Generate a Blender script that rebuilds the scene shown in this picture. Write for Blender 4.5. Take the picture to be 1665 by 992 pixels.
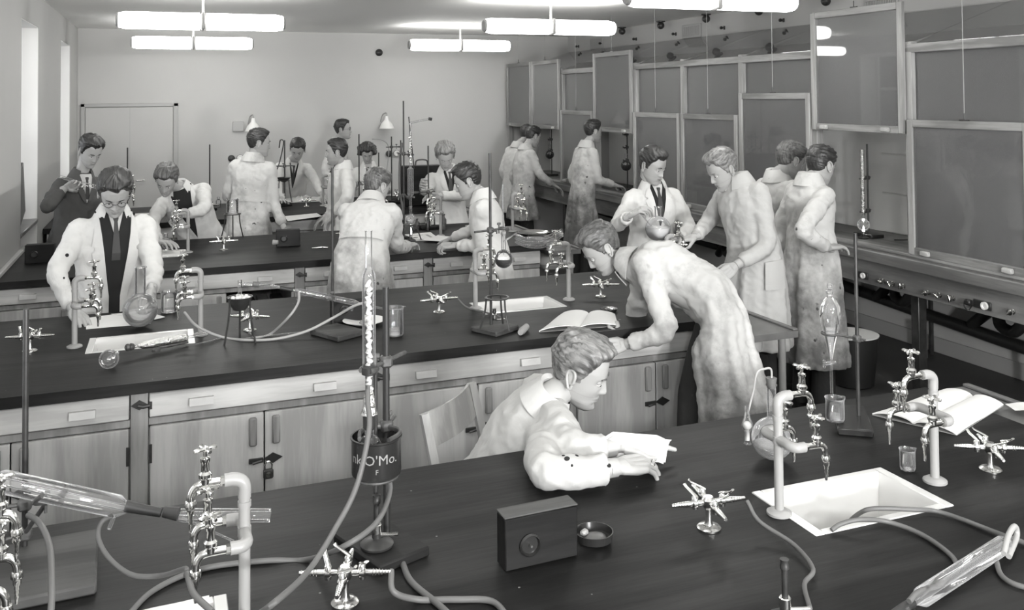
import bpy, bmesh, math, random
import numpy as np
from mathutils import Vector, Matrix, noise

for o in list(bpy.data.objects): bpy.data.objects.remove(o)
SC = bpy.context.scene
COL = SC.collection
PI = math.pi

# ------------------------------------------------------------------ camera
CAMH = 2.05
YAW, PITCH, ROLL, FPX, CYP = 0.36461848, 0.02593509, -0.00809049, 1479.57, 118.345
cf = Vector((math.sin(YAW)*math.cos(PITCH), math.cos(YAW)*math.cos(PITCH), math.sin(PITCH)))
cr = Vector((math.cos(YAW), -math.sin(YAW), 0)); cu = cr.cross(cf)
cr2 = cr*math.cos(ROLL)+cu*math.sin(ROLL); cu2 = -cr*math.sin(ROLL)+cu*math.cos(ROLL)
cam = bpy.data.cameras.new('camera'); co = bpy.data.objects.new('camera', cam); COL.objects.link(co)
co.matrix_world = Matrix(((cr2.x, cu2.x, -cf.x, 0), (cr2.y, cu2.y, -cf.y, 0), (cr2.z, cu2.z, -cf.z, CAMH), (0, 0, 0, 1)))
cam.sensor_width = 36; cam.lens = FPX/1665*36; cam.shift_y = -(496-CYP)/1665
cam.clip_start = .05; cam.clip_end = 100
SC.camera = co

# ------------------------------------------------------------------ light and exposure
SC.view_settings.view_transform = 'Standard'; SC.view_settings.look = 'None'
SC.view_settings.exposure = 0.27; SC.view_settings.gamma = 1.0; SC.view_settings.use_curve_mapping = False
w = bpy.data.worlds.new('world'); SC.world = w; w.use_nodes = True
w.node_tree.nodes['Background'].inputs[0].default_value = (.95, .97, 1, 1)
w.node_tree.nodes['Background'].inputs[1].default_value = 3.0
LAMP_E = 15.0          # emission of the diffusing tubes of the ceiling lamps
FLOOD_W = 26.0
def area(name, loc, target, size, power, spread=180):
    l = bpy.data.lights.new(name, 'AREA'); l.shape = 'DISK'; l.size = size; l.energy = power; l.spread = math.radians(spread)
    o = bpy.data.objects.new(name, l); COL.objects.link(o); o.location = loc
    o.rotation_euler = (Vector(target)-Vector(loc)).to_track_quat('-Z', 'Y').to_euler(); return o
area('photographer_flood_lamp', (2.4, -1.9, 2.75), (2.9, 7.0, 1.45), .5, FLOOD_W, 70)
area('added_ceiling_fill', (1.4, -1.6, 1.5), (1.8, 5.0, 2.95), .5, 200)  # unseen lamp added to brighten the ceiling
area('photographer_flood_lamp', (-.4, -1.9, 2.75), (.8, 7.0, 1.35), .5, FLOOD_W*.7, 70)

# ------------------------------------------------------------------ helpers
def ray(x, y): return cf+cr2*((x-832.5)/FPX)+cu2*((CYP-y)/FPX)
O0 = Vector((0, 0, CAMH))
def PZ(x, y, z=.9): d = ray(x, y); return O0+d*((z-CAMH)/d.z)       # photo point on a level plane
def PY(x, y, Y): d = ray(x, y); return O0+d*(Y/d.y)                # photo point at depth Y
def PX(x, y, X): d = ray(x, y); return O0+d*(X/d.x)
V = Vector
def lerp(a, b, t): return a+(b-a)*t
def interp(x, xs, ys): return float(np.interp(x, xs, ys))

_t = []
for sx in (-1, 1):
    for sy in (-1, 1):
        for sz in (-1, 1):
            for ax in range(3): _t.append((sx, sy, sz, ax))
_b = bmesh.new()
for sx, sy, sz, ax in _t:
    p = [sx, sy, sz]
    for i in range(3):
        if i != ax: p[i] *= .8
    _b.verts.new(p)
_b.verts.ensure_lookup_table()
bmesh.ops.convex_hull(_b, input=_b.verts)
bmesh.ops.dissolve_limit(_b, angle_limit=.02, verts=_b.verts, edges=_b.edges)
_b.verts.index_update()
CH_F = [[v.index for v in f.verts] for f in _b.faces]; _b.free()

class M:
    def __init__(s): s.v = []; s.f = []
    def add(s, vs, fs):
        n = len(s.v); s.v += [tuple(v) for v in vs]; s.f += [tuple(i+n for i in f) for f in fs]; return s
    def box(s, c, size, R=None, b=0.0):
        c = V(c); h = [x/2 for x in size]
        if b > 0:
            b = min(b, min(h)*.8); vs = []
            for sx, sy, sz, ax in _t:
                p = [sx*h[0], sy*h[1], sz*h[2]]
                for i in range(3):
                    if i != ax: p[i] -= math.copysign(b, p[i])
                vs.append(V(p))
            fs = CH_F
        else:
            vs = [V((sx*h[0], sy*h[1], sz*h[2])) for sx in (-1, 1) for sy in (-1, 1) for sz in (-1, 1)]
            fs = [(0, 1, 3, 2), (4, 6, 7, 5), (0, 4, 5, 1), (2, 3, 7, 6), (0, 2, 6, 4), (1, 5, 7, 3)]
        if R is not None: vs = [R @ v for v in vs]
        return s.add([c+v for v in vs], fs)
    def box2(s, a, b_, bev=0.0):
        return s.box([(a[i]+b_[i])/2 for i in range(3)], [abs(b_[i]-a[i]) for i in range(3)], None, bev)
    def tube(s, pts, r, n=10, caps=True, closed=False, flat=1.0, ref=None):
        pts = [V(p) for p in pts]; m = len(pts)
        rs = list(r) if hasattr(r, '__len__') else [r]*m
        T = []
        for i in range(m):
            if closed: d = pts[(i+1) % m]-pts[i-1]
            else: d = pts[min(i+1, m-1)]-pts[max(i-1, 0)]
            T.append(d.normalized() if d.length > 1e-9 else V((0, 0, 1)))
        up = V(ref) if ref is not None else (V((0, 0, 1)) if abs(T[0].z) < .9 else V((1, 0, 0)))
        N = (up-T[0]*up.dot(T[0])).normalized(); vs = []
        for i in range(m):
            N = (N-T[i]*N.dot(T[i]));  N = N.normalized() if N.length > 1e-6 else T[i].orthogonal().normalized()
            Bn = T[i].cross(N)
            for k in range(n):
                a = 2*PI*k/n; vs.append(pts[i]+(Bn*math.cos(a)+N*math.sin(a)*flat)*rs[i])
        fs = []
        for i in range(m if closed else m-1):
            j = (i+1) % m
            for k in range(n):
                k2 = (k+1) % n; fs.append((i*n+k, i*n+k2, j*n+k2, j*n+k))
        if caps and not closed:
            fs.append(tuple(range(n-1, -1, -1))); fs.append(tuple((m-1)*n+k for k in range(n)))
        return s.add(vs, fs)
    def cyl(s, a, b, r, r2=None, n=14): return s.tube([a, b], [r, r if r2 is None else r2], n)
    def lathe(s, prof, o=(0, 0, 0), axis=(0, 0, 1), n=20, shell=False):
        o = V(o); ax = V(axis).normalized(); e1 = ax.orthogonal().normalized(); e2 = ax.cross(e1); vs = []; fs = []
        m = len(prof)
        for r, z in prof:
            for k in range(n):
                a = 2*PI*k/n; vs.append(o+ax*z+(e1*math.cos(a)+e2*math.sin(a))*max(r, 1e-5))
        for i in range(m-1):
            for k in range(n):
                k2 = (k+1) % n; fs.append((i*n+k, i*n+k2, (i+1)*n+k2, (i+1)*n+k))
        if not shell:
            fs.append(tuple(range(n-1, -1, -1))); fs.append(tuple((m-1)*n+k for k in range(n)))
        return s.add(vs, fs)
    def ball(s, c, r, n=12, m=8):
        r = V((r, r, r)) if not hasattr(r, '__len__') else V(r); c = V(c); vs = [c+V((0, 0, -r.z))]; fs = []
        for i in range(1, m):
            t = PI*i/m
            for k in range(n): a = 2*PI*k/n; vs.append(c+V((r.x*math.sin(t)*math.cos(a), r.y*math.sin(t)*math.sin(a), -r.z*math.cos(t))))
        vs.append(c+V((0, 0, r.z)))
        for k in range(n): fs.append((0, 1+(k+1) % n, 1+k)); fs.append((len(vs)-1, 1+(m-2)*n+k, 1+(m-2)*n+(k+1) % n))
        for i in range(m-2):
            for k in range(n): k2 = (k+1) % n; fs.append((1+i*n+k, 1+i*n+k2, 1+(i+1)*n+k2, 1+(i+1)*n+k))
        return s.add(vs, fs)
    def prism(s, poly, z0, z1):
        n = len(poly); vs = [V((p[0], p[1], z0)) for p in poly]+[V((p[0], p[1], z1)) for p in poly]
        fs = [tuple(range(n-1, -1, -1)), tuple(range(n, 2*n))]+[(i, (i+1) % n, n+(i+1) % n, n+i) for i in range(n)]
        return s.add(vs, fs)
    def grid(s, P, thick=0.0):
        """P[i][j] points; with thickness gives a closed sheet"""
        a = len(P); b = len(P[0]); vs = [V(p) for row in P for p in row]
        fs = [(i*b+j, i*b+j+1, (i+1)*b+j+1, (i+1)*b+j) for i in range(a-1) for j in range(b-1)]
        if thick:
            nrm = [V((0, 0, 0)) for _ in vs]
            for f in fs:
                nn = (vs[f[2]]-vs[f[0]]).cross(vs[f[3]]-vs[f[1]])
                for i in f: nrm[i] += nn
            N = len(vs); vs2 = [v-n_.normalized()*thick if n_.length > 0 else v for v, n_ in zip(vs, nrm)]
            f2 = [tuple(i+N for i in reversed(f)) for f in fs]
            ed = [(i, i+1) for i in range(b-1)]+[((i)*b+b-1, (i+1)*b+b-1) for i in range(a-1)]+[((a-1)*b+j+1, (a-1)*b+j) for j in range(b-1)]+[((i+1)*b, i*b) for i in range(a-1)]
            fs = fs+f2+[(q, p, p+N, q+N) for p, q in ed]; vs = vs+vs2
        return s.add(vs, fs)
    def xf(s, mat): s.v = [tuple(mat @ V(v)) for v in s.v]; return s
    def mesh(s, name, org=None):
        me = bpy.data.meshes.new(name)
        vs = s.v if org is None else [(v[0]-org[0], v[1]-org[1], v[2]-org[2]) for v in s.v]
        me.from_pydata(vs, [], s.f); me.update(); return me

def cr_spline(pts, n=6, closed=False):
    pts = [V(p) for p in pts]; out = []; m = len(pts)
    for i in range(m if closed else m-1):
        p0 = pts[(i-1) % m] if closed or i > 0 else pts[0]*2-pts[1]
        p1 = pts[i]; p2 = pts[(i+1) % m]
        p3 = pts[(i+2) % m] if closed or i+2 < m else pts[-1]*2-pts[-2]
        for k in range(n):
            t = k/n; out.append(.5*((2*p1)+(p2-p0)*t+(2*p0-5*p1+4*p2-p3)*t*t+(3*p1-p0-3*p2+p3)*t**3))
    if not closed: out.append(pts[-1])
    return out

ORG = {}
def wloc(o):
    while o.parent is not None: o = o.parent
    return o.location
def obj(name, m, mat, parent=None, smooth=True, ang=38, kind=None, label=None):
    """link one mesh object; coordinates of m are world ones, children sit in their thing's frame"""
    if isinstance(m, M): me = m.mesh(name, wloc(parent) if parent is not None else None)
    else: me = m
    if not isinstance(m, M) and parent is not None: pass
    bm = bmesh.new(); bm.from_mesh(me); bmesh.ops.recalc_face_normals(bm, faces=bm.faces); bm.to_mesh(me); bm.free()
    if smooth: me.shade_smooth(); me.set_sharp_from_angle(angle=math.radians(ang))
    me.materials.append(mat); o = bpy.data.objects.new(name, me); COL.objects.link(o)
    if parent is not None: o.parent = parent
    if kind: o['kind'] = kind
    if label: o['label'] = label
    return o
def tag(o, label, cat, group=None, kind=None):
    o['label'] = label; o['category'] = cat
    if group: o['group'] = group
    if kind: o['kind'] = kind
    return o
def thing(name, label, cat, loc=(0, 0, 0), group=None, rz=0):
    o = bpy.data.objects.new(name, None); o.empty_display_size = .05; COL.objects.link(o); o.location = V(loc)
    if rz: o.rotation_euler = (0, 0, rz)
    return tag(o, label, cat, group)
def single(name, m, mat, label, cat, group=None, **k):
    """a thing that is one mesh, its origin at its base"""
    vs = np.array(m.v); c = V(((vs[:, 0].min()+vs[:, 0].max())/2, (vs[:, 1].min()+vs[:, 1].max())/2, vs[:, 2].min()))
    me = m.mesh(name, c); o = obj(name, me, mat, None, **k); o.location = c
    return tag(o, label, cat, group)
KIDS = {}
def dup(root, loc, rz, label, group=None):
    r = root.copy(); COL.objects.link(r); r.location = V(loc); r.rotation_euler = (0, 0, rz); r['label'] = label
    if group: r['group'] = group
    for ch in list(root.children):
        c = ch.copy(); COL.objects.link(c); c.parent = r
        for g in list(ch.children):
            d = g.copy(); COL.objects.link(d); d.parent = c
    return r
def struct(name, m, mat, parent=None, **k): return obj(name, m, mat, parent, kind='structure' if parent is None else None, **k)

# ------------------------------------------------------------------ materials
def mk(name):
    m = bpy.data.materials.new(name); m.use_nodes = True; nt = m.node_tree; nt.nodes.clear()
    out = nt.nodes.new('ShaderNodeOutputMaterial'); return m, nt, out
def nd(nt, t, **k):
    n = nt.nodes.new(t)
    for a, b in k.items():
        if a.startswith('i_'): n.inputs[a[2:]].default_value = b
        else: setattr(n, a, b)
    return n
def G(v): return (v, v*.996, v*.975, 1)
def plain(name, v, rough=.6, metal=0., bump=0., bscale=40., spec=.5, var=0., vscale=5., emit=0.):
    m, nt, out = mk(name); L = nt.links
    p = nd(nt, 'ShaderNodeBsdfPrincipled'); p.inputs['Base Color'].default_value = G(v); p.inputs['Roughness'].default_value = rough
    p.inputs['Metallic'].default_value = metal; p.inputs['Specular IOR Level'].default_value = spec
    L.new(p.outputs[0], out.inputs[0]); tc = nd(nt, 'ShaderNodeTexCoord')
    if emit: p.inputs['Emission Color'].default_value = G(1); p.inputs['Emission Strength'].default_value = emit
    if var:
        n = nd(nt, 'ShaderNodeTexNoise'); n.inputs['Scale'].default_value = vscale; n.inputs['Detail'].default_value = 6
        L.new(tc.outputs['Object'], n.inputs['Vector'])
        r = nd(nt, 'ShaderNodeMapRange'); r.inputs[1].default_value = .3; r.inputs[2].default_value = .7
        r.inputs[3].default_value = 1-var; r.inputs[4].default_value = 1+var; L.new(n.outputs[0], r.inputs[0])
        mx = nd(nt, 'ShaderNodeVectorMath', operation='SCALE'); mx.inputs[0].default_value = G(v)[:3]; L.new(r.outputs[0], mx.inputs['Scale'])
        L.new(mx.outputs[0], p.inputs['Base Color'])
    if bump:
        n = nd(nt, 'ShaderNodeTexNoise'); n.inputs['Scale'].default_value = bscale; n.inputs['Detail'].default_value = 5
        L.new(tc.outputs['Object'], n.inputs['Vector']); b = nd(nt, 'ShaderNodeBump'); b.inputs['Strength'].default_value = bump
        b.inputs['Distance'].default_value = .01; L.new(n.outputs[0], b.inputs['Height']); L.new(b.outputs[0], p.inputs['Normal'])
    return m
def wood(name, v0, v1, axis='X', scale=9., rough=.55, dist=3.5, spots=0., spec=.4):
    """grain runs along the given axis"""
    m, nt, out = mk(name); L = nt.links
    p = nd(nt, 'ShaderNodeBsdfPrincipled'); p.inputs['Roughness'].default_value = rough; p.inputs['Specular IOR Level'].default_value = spec; L.new(p.outputs[0], out.inputs[0])
    tc = nd(nt, 'ShaderNodeTexCoord'); oi = nd(nt, 'ShaderNodeObjectInfo'); mp = nd(nt, 'ShaderNodeMapping')
    sc = {'X': (.09, 1, 1), 'Y': (1, .09, 1), 'Z': (1, 1, .09)}[axis]; mp.inputs['Scale'].default_value = sc
    cm = nd(nt, 'ShaderNodeCombineXYZ'); mu = nd(nt, 'ShaderNodeMath', operation='MULTIPLY'); mu.inputs[1].default_value = 9.
    L.new(oi.outputs['Random'], mu.inputs[0]); 
    for i in range(3): L.new(mu.outputs[0], cm.inputs[i])
    L.new(cm.outputs[0], mp.inputs['Location']); L.new(tc.outputs['Object'], mp.inputs['Vector'])
    n1 = nd(nt, 'ShaderNodeTexNoise'); n1.inputs['Scale'].default_value = scale*.55; n1.inputs['Detail'].default_value = 2; L.new(mp.outputs[0], n1.inputs['Vector'])
    wv = nd(nt, 'ShaderNodeMath', operation='MULTIPLY'); wv.inputs[1].default_value = scale*3.2; L.new(n1.outputs[0], wv.inputs[0])
    sn = nd(nt, 'ShaderNodeMath', operation='SINE'); L.new(wv.outputs[0], sn.inputs[0])
    n2 = nd(nt, 'ShaderNodeTexNoise'); n2.inputs['Scale'].default_value = scale*9; n2.inputs['Detail'].default_value = 4; L.new(mp.outputs[0], n2.inputs['Vector'])
    ad = nd(nt, 'ShaderNodeMath', operation='MULTIPLY_ADD'); ad.inputs[1].default_value = .34; L.new(sn.outputs[0], ad.inputs[0]); L.new(n2.outputs[0], ad.inputs[2])
    r = nd(nt, 'ShaderNodeMapRange'); r.inputs[1].default_value = .2; r.inputs[2].default_value = .85; L.new(ad.outputs[0], r.inputs[0])
    mx = nd(nt, 'ShaderNodeMix', data_type='RGBA'); mx.inputs[6].default_value = G(v0); mx.inputs[7].default_value = G(v1); L.new(r.outputs[0], mx.inputs[0])
    last = mx.outputs[2]
    if spots:
        n3 = nd(nt, 'ShaderNodeTexNoise'); n3.inputs['Scale'].default_value = 3.; n3.inputs['Detail'].default_value = 8; L.new(tc.outputs['Object'], n3.inputs['Vector'])
        r3 = nd(nt, 'ShaderNodeMapRange'); r3.inputs[1].default_value = .45; r3.inputs[2].default_value = .75; r3.inputs[4].default_value = spots; L.new(n3.outputs[0], r3.inputs[0])
        m3 = nd(nt, 'ShaderNodeMix', data_type='RGBA'); m3.inputs[7].default_value = G(v1*1.5); L.new(r3.outputs[0], m3.inputs[0]); L.new(last, m3.inputs[6]); last = m3.outputs[2]
        v3 = nd(nt, 'ShaderNodeTexVoronoi'); v3.inputs['Scale'].default_value = 9.; L.new(tc.outputs['Object'], v3.inputs['Vector'])
        r4 = nd(nt, 'ShaderNodeMapRange'); r4.inputs[1].default_value = .03; r4.inputs[2].default_value = .022; r4.inputs[4].default_value = .5; L.new(v3.outputs[0], r4.inputs[0])
        m4 = nd(nt, 'ShaderNodeMix', data_type='RGBA'); m4.inputs[7].default_value = G(.3); L.new(r4.outputs[0], m4.inputs[0]); L.new(last, m4.inputs[6]); last = m4.outputs[2]
    L.new(last, p.inputs['Base Color'])
    b = nd(nt, 'ShaderNodeBump'); b.inputs['Strength'].default_value = .15; b.inputs['Distance'].default_value = .004; L.new(n2.outputs[0], b.inputs['Height']); L.new(b.outputs[0], p.inputs['Normal'])
    return m
def thin_glass(name, tint=.93, edge=.35, gloss=1., rough=.02, haze=0., ior=1.5, ehaze=0.):
    m, nt, out = mk(name); L = nt.links
    tr = nd(nt, 'ShaderNodeBsdfTransparent'); lw = nd(nt, 'ShaderNodeLayerWeight'); lw.inputs[0].default_value = .35
    mc = nd(nt, 'ShaderNodeMix', data_type='RGBA'); mc.inputs[6].default_value = (tint, tint, tint, 1); mc.inputs[7].default_value = (edge, edge, edge, 1)
    pw = nd(nt, 'ShaderNodeMath', operation='POWER'); pw.inputs[1].default_value = 3.2
    L.new(lw.outputs['Facing'], pw.inputs[0]); L.new(pw.outputs[0], mc.inputs[0]); L.new(mc.outputs[2], tr.inputs[0])
    gl = nd(nt, 'ShaderNodeBsdfGlossy'); gl.inputs['Roughness'].default_value = rough; gl.inputs[0].default_value = (gloss, gloss, gloss, 1)
    fr = nd(nt, 'ShaderNodeFresnel'); fr.inputs[0].default_value = ior
    mx = nd(nt, 'ShaderNodeMixShader'); L.new(fr.outputs[0], mx.inputs[0]); L.new(tr.outputs[0], mx.inputs[1]); L.new(gl.outputs[0], mx.inputs[2])
    last = mx.outputs[0]
    if haze:
        df = nd(nt, 'ShaderNodeBsdfDiffuse'); df.inputs[0].default_value = (.8, .8, .8, 1); m2 = nd(nt, 'ShaderNodeMixShader'); hz = nd(nt, 'ShaderNodeMath', operation='MULTIPLY_ADD', use_clamp=True); hz.inputs[1].default_value = ehaze; hz.inputs[2].default_value = haze
        L.new(pw.outputs[0], hz.inputs[0]); L.new(hz.outputs[0], m2.inputs[0])  # whitish diffuse towards the rim paints in the bright edges of lit glass
        L.new(last, m2.inputs[1]); L.new(df.outputs[0], m2.inputs[2]); last = m2.outputs[0]
    L.new(last, out.inputs[0]); return m
def emis(name, e):
    m, nt, out = mk(name); n = nd(nt, 'ShaderNodeEmission'); n.inputs[0].default_value = G(1); n.inputs[1].default_value = e
    nt.links.new(n.outputs[0], out.inputs[0]); return m
def cloth(name, v, dirt=.3, seed=0., low=0., ht=1.4, stain=.25, rough=.85):
    """cotton; dirt = soft grime, low = extra grime towards the hem (object z in metres), stain = small dark spots"""
    m, nt, out = mk(name); L = nt.links
    p = nd(nt, 'ShaderNodeBsdfPrincipled'); p.inputs['Roughness'].default_value = rough; p.inputs['Specular IOR Level'].default_value = .2
    L.new(p.outputs[0], out.inputs[0]); tc = nd(nt, 'ShaderNodeTexCoord'); mp = nd(nt, 'ShaderNodeMapping'); mp.inputs['Location'].default_value = (seed*3.1, seed*1.7, seed*2.3)
    L.new(tc.outputs['Object'], mp.inputs['Vector'])
    n = nd(nt, 'ShaderNodeTexNoise'); n.inputs['Scale'].default_value = 4.5; n.inputs['Detail'].default_value = 7; n.inputs['Roughness'].default_value = .65; L.new(mp.outputs[0], n.inputs['Vector'])
    sep = nd(nt, 'ShaderNodeSeparateXYZ'); L.new(tc.outputs['Object'], sep.inputs[0])
    rz = nd(nt, 'ShaderNodeMapRange'); rz.inputs[1].default_value = ht*.8; rz.inputs[2].default_value = ht*.45; rz.inputs[3].default_value = 0; rz.inputs[4].default_value = low; L.new(sep.outputs[2], rz.inputs[0])
    ad = nd(nt, 'ShaderNodeMath', operation='MULTIPLY_ADD'); ad.inputs[1].default_value = .35; L.new(rz.outputs[0], ad.inputs[0]); L.new(n.outputs[0], ad.inputs[2])
    r = nd(nt, 'ShaderNodeMapRange'); r.inputs[1].default_value = .54; r.inputs[2].default_value = .90; r.inputs[4].default_value = dirt; L.new(ad.outputs[0], r.inputs[0])
    mx = nd(nt, 'ShaderNodeMix', data_type='RGBA'); mx.inputs[6].default_value = G(v); mx.inputs[7].default_value = G(v*.12); L.new(r.outputs[0], mx.inputs[0])
    vo = nd(nt, 'ShaderNodeTexNoise'); vo.inputs['Scale'].default_value = 17; vo.inputs['Detail'].default_value = 2; L.new(mp.outputs[0], vo.inputs['Vector'])
    r2 = nd(nt, 'ShaderNodeMapRange'); r2.inputs[1].default_value = .73-.06*stain; r2.inputs[2].default_value = .78-.06*stain; r2.inputs[4].default_value = min(1, stain*2); L.new(vo.outputs[0], r2.inputs[0])
    m2 = nd(nt, 'ShaderNodeMix', data_type='RGBA'); m2.inputs[7].default_value = G(.06); L.new(r2.outputs[0], m2.inputs[0]); L.new(mx.outputs[2], m2.inputs[6])
    L.new(m2.outputs[2], p.inputs['Base Color'])
    b = nd(nt, 'ShaderNodeBump'); b.inputs['Strength'].default_value = .4; b.inputs['Distance'].default_value = .013
    n4 = nd(nt, 'ShaderNodeTexNoise'); n4.inputs['Scale'].default_value = 8; n4.inputs['Detail'].default_value = 3; n4.inputs['Distortion'].default_value = 1.6; L.new(mp.outputs[0], n4.inputs['Vector'])
    L.new(n4.outputs[0], b.inputs['Height']); L.new(b.outputs[0], p.inputs['Normal']); return m
def hair_mat(name, v0, v1):
    m, nt, out = mk(name); L = nt.links
    p = nd(nt, 'ShaderNodeBsdfPrincipled'); p.inputs['Roughness'].default_value = .42; L.new(p.outputs[0], out.inputs[0])
    tc = nd(nt, 'ShaderNodeTexCoord'); mp = nd(nt, 'ShaderNodeMapping'); mp.inputs['Scale'].default_value = (110, 14, 26)
    L.new(tc.outputs['Object'], mp.inputs['Vector']); n = nd(nt, 'ShaderNodeTexNoise'); n.inputs['Scale'].default_value = 1; n.inputs['Detail'].default_value = 5; L.new(mp.outputs[0], n.inputs['Vector'])
    r = nd(nt, 'ShaderNodeMapRange'); r.inputs[1].default_value = .35; r.inputs[2].default_value = .68; L.new(n.outputs[0], r.inputs[0])
    mx = nd(nt, 'ShaderNodeMix', data_type='RGBA'); mx.inputs[6].default_value = G(v0); mx.inputs[7].default_value = G(v1); L.new(r.outputs[0], mx.inputs[0]); L.new(mx.outputs[2], p.inputs['Base Color'])
    b = nd(nt, 'ShaderNodeBump'); b.inputs['Strength'].default_value = .8; b.inputs['Distance'].default_value = .004; L.new(n.outputs[0], b.inputs['Height']); L.new(b.outputs[0], p.inputs['Normal']); return m
def skin_mat():
    m, nt, out = mk('skin'); L = nt.links
    p = nd(nt, 'ShaderNodeBsdfPrincipled'); p.inputs['Roughness'].default_value = .5; L.new(p.outputs[0], out.inputs[0])
    at = nd(nt, 'ShaderNodeAttribute'); at.attribute_name = 'tint'
    mx = nd(nt, 'ShaderNodeVectorMath', operation='SCALE'); mx.inputs[0].default_value = G(.36)[:3]; L.new(at.outputs['Fac'], mx.inputs['Scale']); L.new(mx.outputs[0], p.inputs['Base Color'])
    p.inputs['Subsurface Weight'].default_value = 0.0
    return m

m_wall = plain('painted_plaster_wall', .46, .8, bump=.1, bscale=60, var=.03, vscale=1.2)
m_ceil = plain('white_ceiling', .84, .85)
m_reveal = plain('white_window_reveal', .75, .7)
m_dado = plain('gloss_painted_dado', .33, .35)
m_floor = plain('dark_linoleum', .05, .55, var=.2, vscale=2)
m_trim = plain('painted_trim', .36, .5)
m_top = wood('black_stained_wood_top', .007, .019, 'X', 7, .5, spots=.12, spec=.16)
m_edge = plain('black_top_edge', .012, .45)
m_pine = wood('pale_pine', .34, .46, 'X', 8)
m_pineV = wood('pale_pine_upright', .30, .41, 'Z', 8)
m_pineD = wood('darker_pine', .17, .26, 'Z', 9)
m_pull = plain('wood_pull', .38, .5, var=.12, vscale=12)
m_hoodw = wood('grey_varnished_wood', .24, .36, 'Z', 9)
m_hoodwY = wood('grey_varnished_wood_long', .17, .30, 'Y', 9)
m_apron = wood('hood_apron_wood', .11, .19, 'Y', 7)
m_slab = plain('grey_stone_slab', .12, .35, var=.2, vscale=8)
m_black = plain('black_iron', .018, .45)
m_iron = plain('dark_iron_rod', .05, .4, metal=.5, var=.3, vscale=20)
m_rust = plain('grimy_clamp_metal', .07, .5, metal=.3, var=.4, vscale=50)
m_chrome = plain('chrome', .80, .12, metal=1)
m_brass = plain('plated_brass', .62, .22, metal=1)
m_pipe = plain('grey_painted_pipe', .27, .4)
m_porc = plain('white_porcelain', .62, .15)
m_paper = plain('white_paper', .66, .8, var=.03, vscale=4)
m_rubber = plain('grey_rubber_hose', .10, .55)
m_rubberB = plain('black_rubber', .02, .5)
m_rubberL = plain('pale_rubber_hose', .30, .5)
m_cork = plain('cork', .28, .8, bump=.3, bscale=200)
m_glass = thin_glass('laboratory_glass', .992, .94, ior=1.5, haze=.03, ehaze=.55)
m_pane = thin_glass('pane_glass', .93, .75, gloss=1.0, haze=.085, ior=1.6)
m_wpane = thin_glass('window_glass', .97, .7)
m_liq = thin_glass('clear_liquid', .97, .95, haze=.22, ehaze=.2)  # haze paints in the brightness of light refracted by the liquid
m_dliq = plain('dark_liquid', .03, .15)
m_bead = plain('bright_glass_beads', .62, .08, spec=.9)
m_foil = plain('crumpled_foil', .7, .25, metal=1, bump=1., bscale=90)
m_tin = plain('black_enamel_tin', .02, .25)
m_white = plain('white_enamel', .75, .3)
m_tile = plain('pale_wall_tile', .72, .3)
m_dpanel = plain('grey_board_partition', .38, .6)
m_boxblk = wood('black_box_wood', .006, .014, 'X', 7, .55, spec=.2)
m_boxtop = wood('grey_wood_and_lit_top', .035, .07, 'X', 7, .6, spec=.2)  # wood of stand bases; also paints the lit top of the black box
m_lamp = emis('lit_diffuser', LAMP_E)
m_flame = emis('gas_flame', 14)
m_skin = skin_mat()
m_eyew = plain('eye_white', .6, .3); m_iris = plain('iris', .02, .2)
m_blk = plain('black_knit', .012, .9)
m_shirt = plain('pale_shirt', .5, .8)
m_tie = plain('dark_tie', .03, .6)
m_trou = cloth('dark_trousers', .028, .1, 2, 0)
m_shoe = plain('black_shoe', .015, .3)
# ================================================================== the room
XL, XR, YB, YR, ZC = -1.02, 5.72, 12.6, -2.2, 2.95
struct('floor', M().box2((XL-.4, YR-.1, -.05), (XR+.1, YB+.1, 0)), m_floor, smooth=False)
struct('ceiling', M().box2((XL-.4, YR-.1, ZC), (XR+.1, YB+.1, ZC+.08)), m_ceil, smooth=False)
struct('wall_back', M().box2((XL-.4, YB, 0), (XR+.1, YB+.12, ZC)), m_wall, smooth=False)
struct('wall_rear', M().box2((XL-.4, YR-.12, 0), (XR+.1, YR, ZC)), m_wall, smooth=False)
struct('wall_right', M().box2((XR, YR, 0), (XR+.12, YB, ZC)), m_wall, smooth=False)
WIN = [(-.6, .4), (2.2, 3.2), (5.0, 6.0), (7.8, 8.8), (10.6, 11.6)]
m = M(); y = YR
for a, b in WIN:
    m.box2((XL-.35, y, 1.42), (XL, a, 2.68)); y = b
m.box2((XL-.35, y, 1.42), (XL, YB, 2.68)); m.box2((XL-.35, YR, 2.68), (XL, YB, ZC))
struct('wall_left', m, m_wall, smooth=False)
m = M(); y = YR
for a, b in WIN:
    m.box2((XL-.35, y, 0), (XL, a, 1.42)); y = b
m.box2((XL-.35, y, 0), (XL, YB, 1.42))
struct('trim_1', m, m_dado, smooth=False)          # gloss-painted lower part of the left wall
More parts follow.
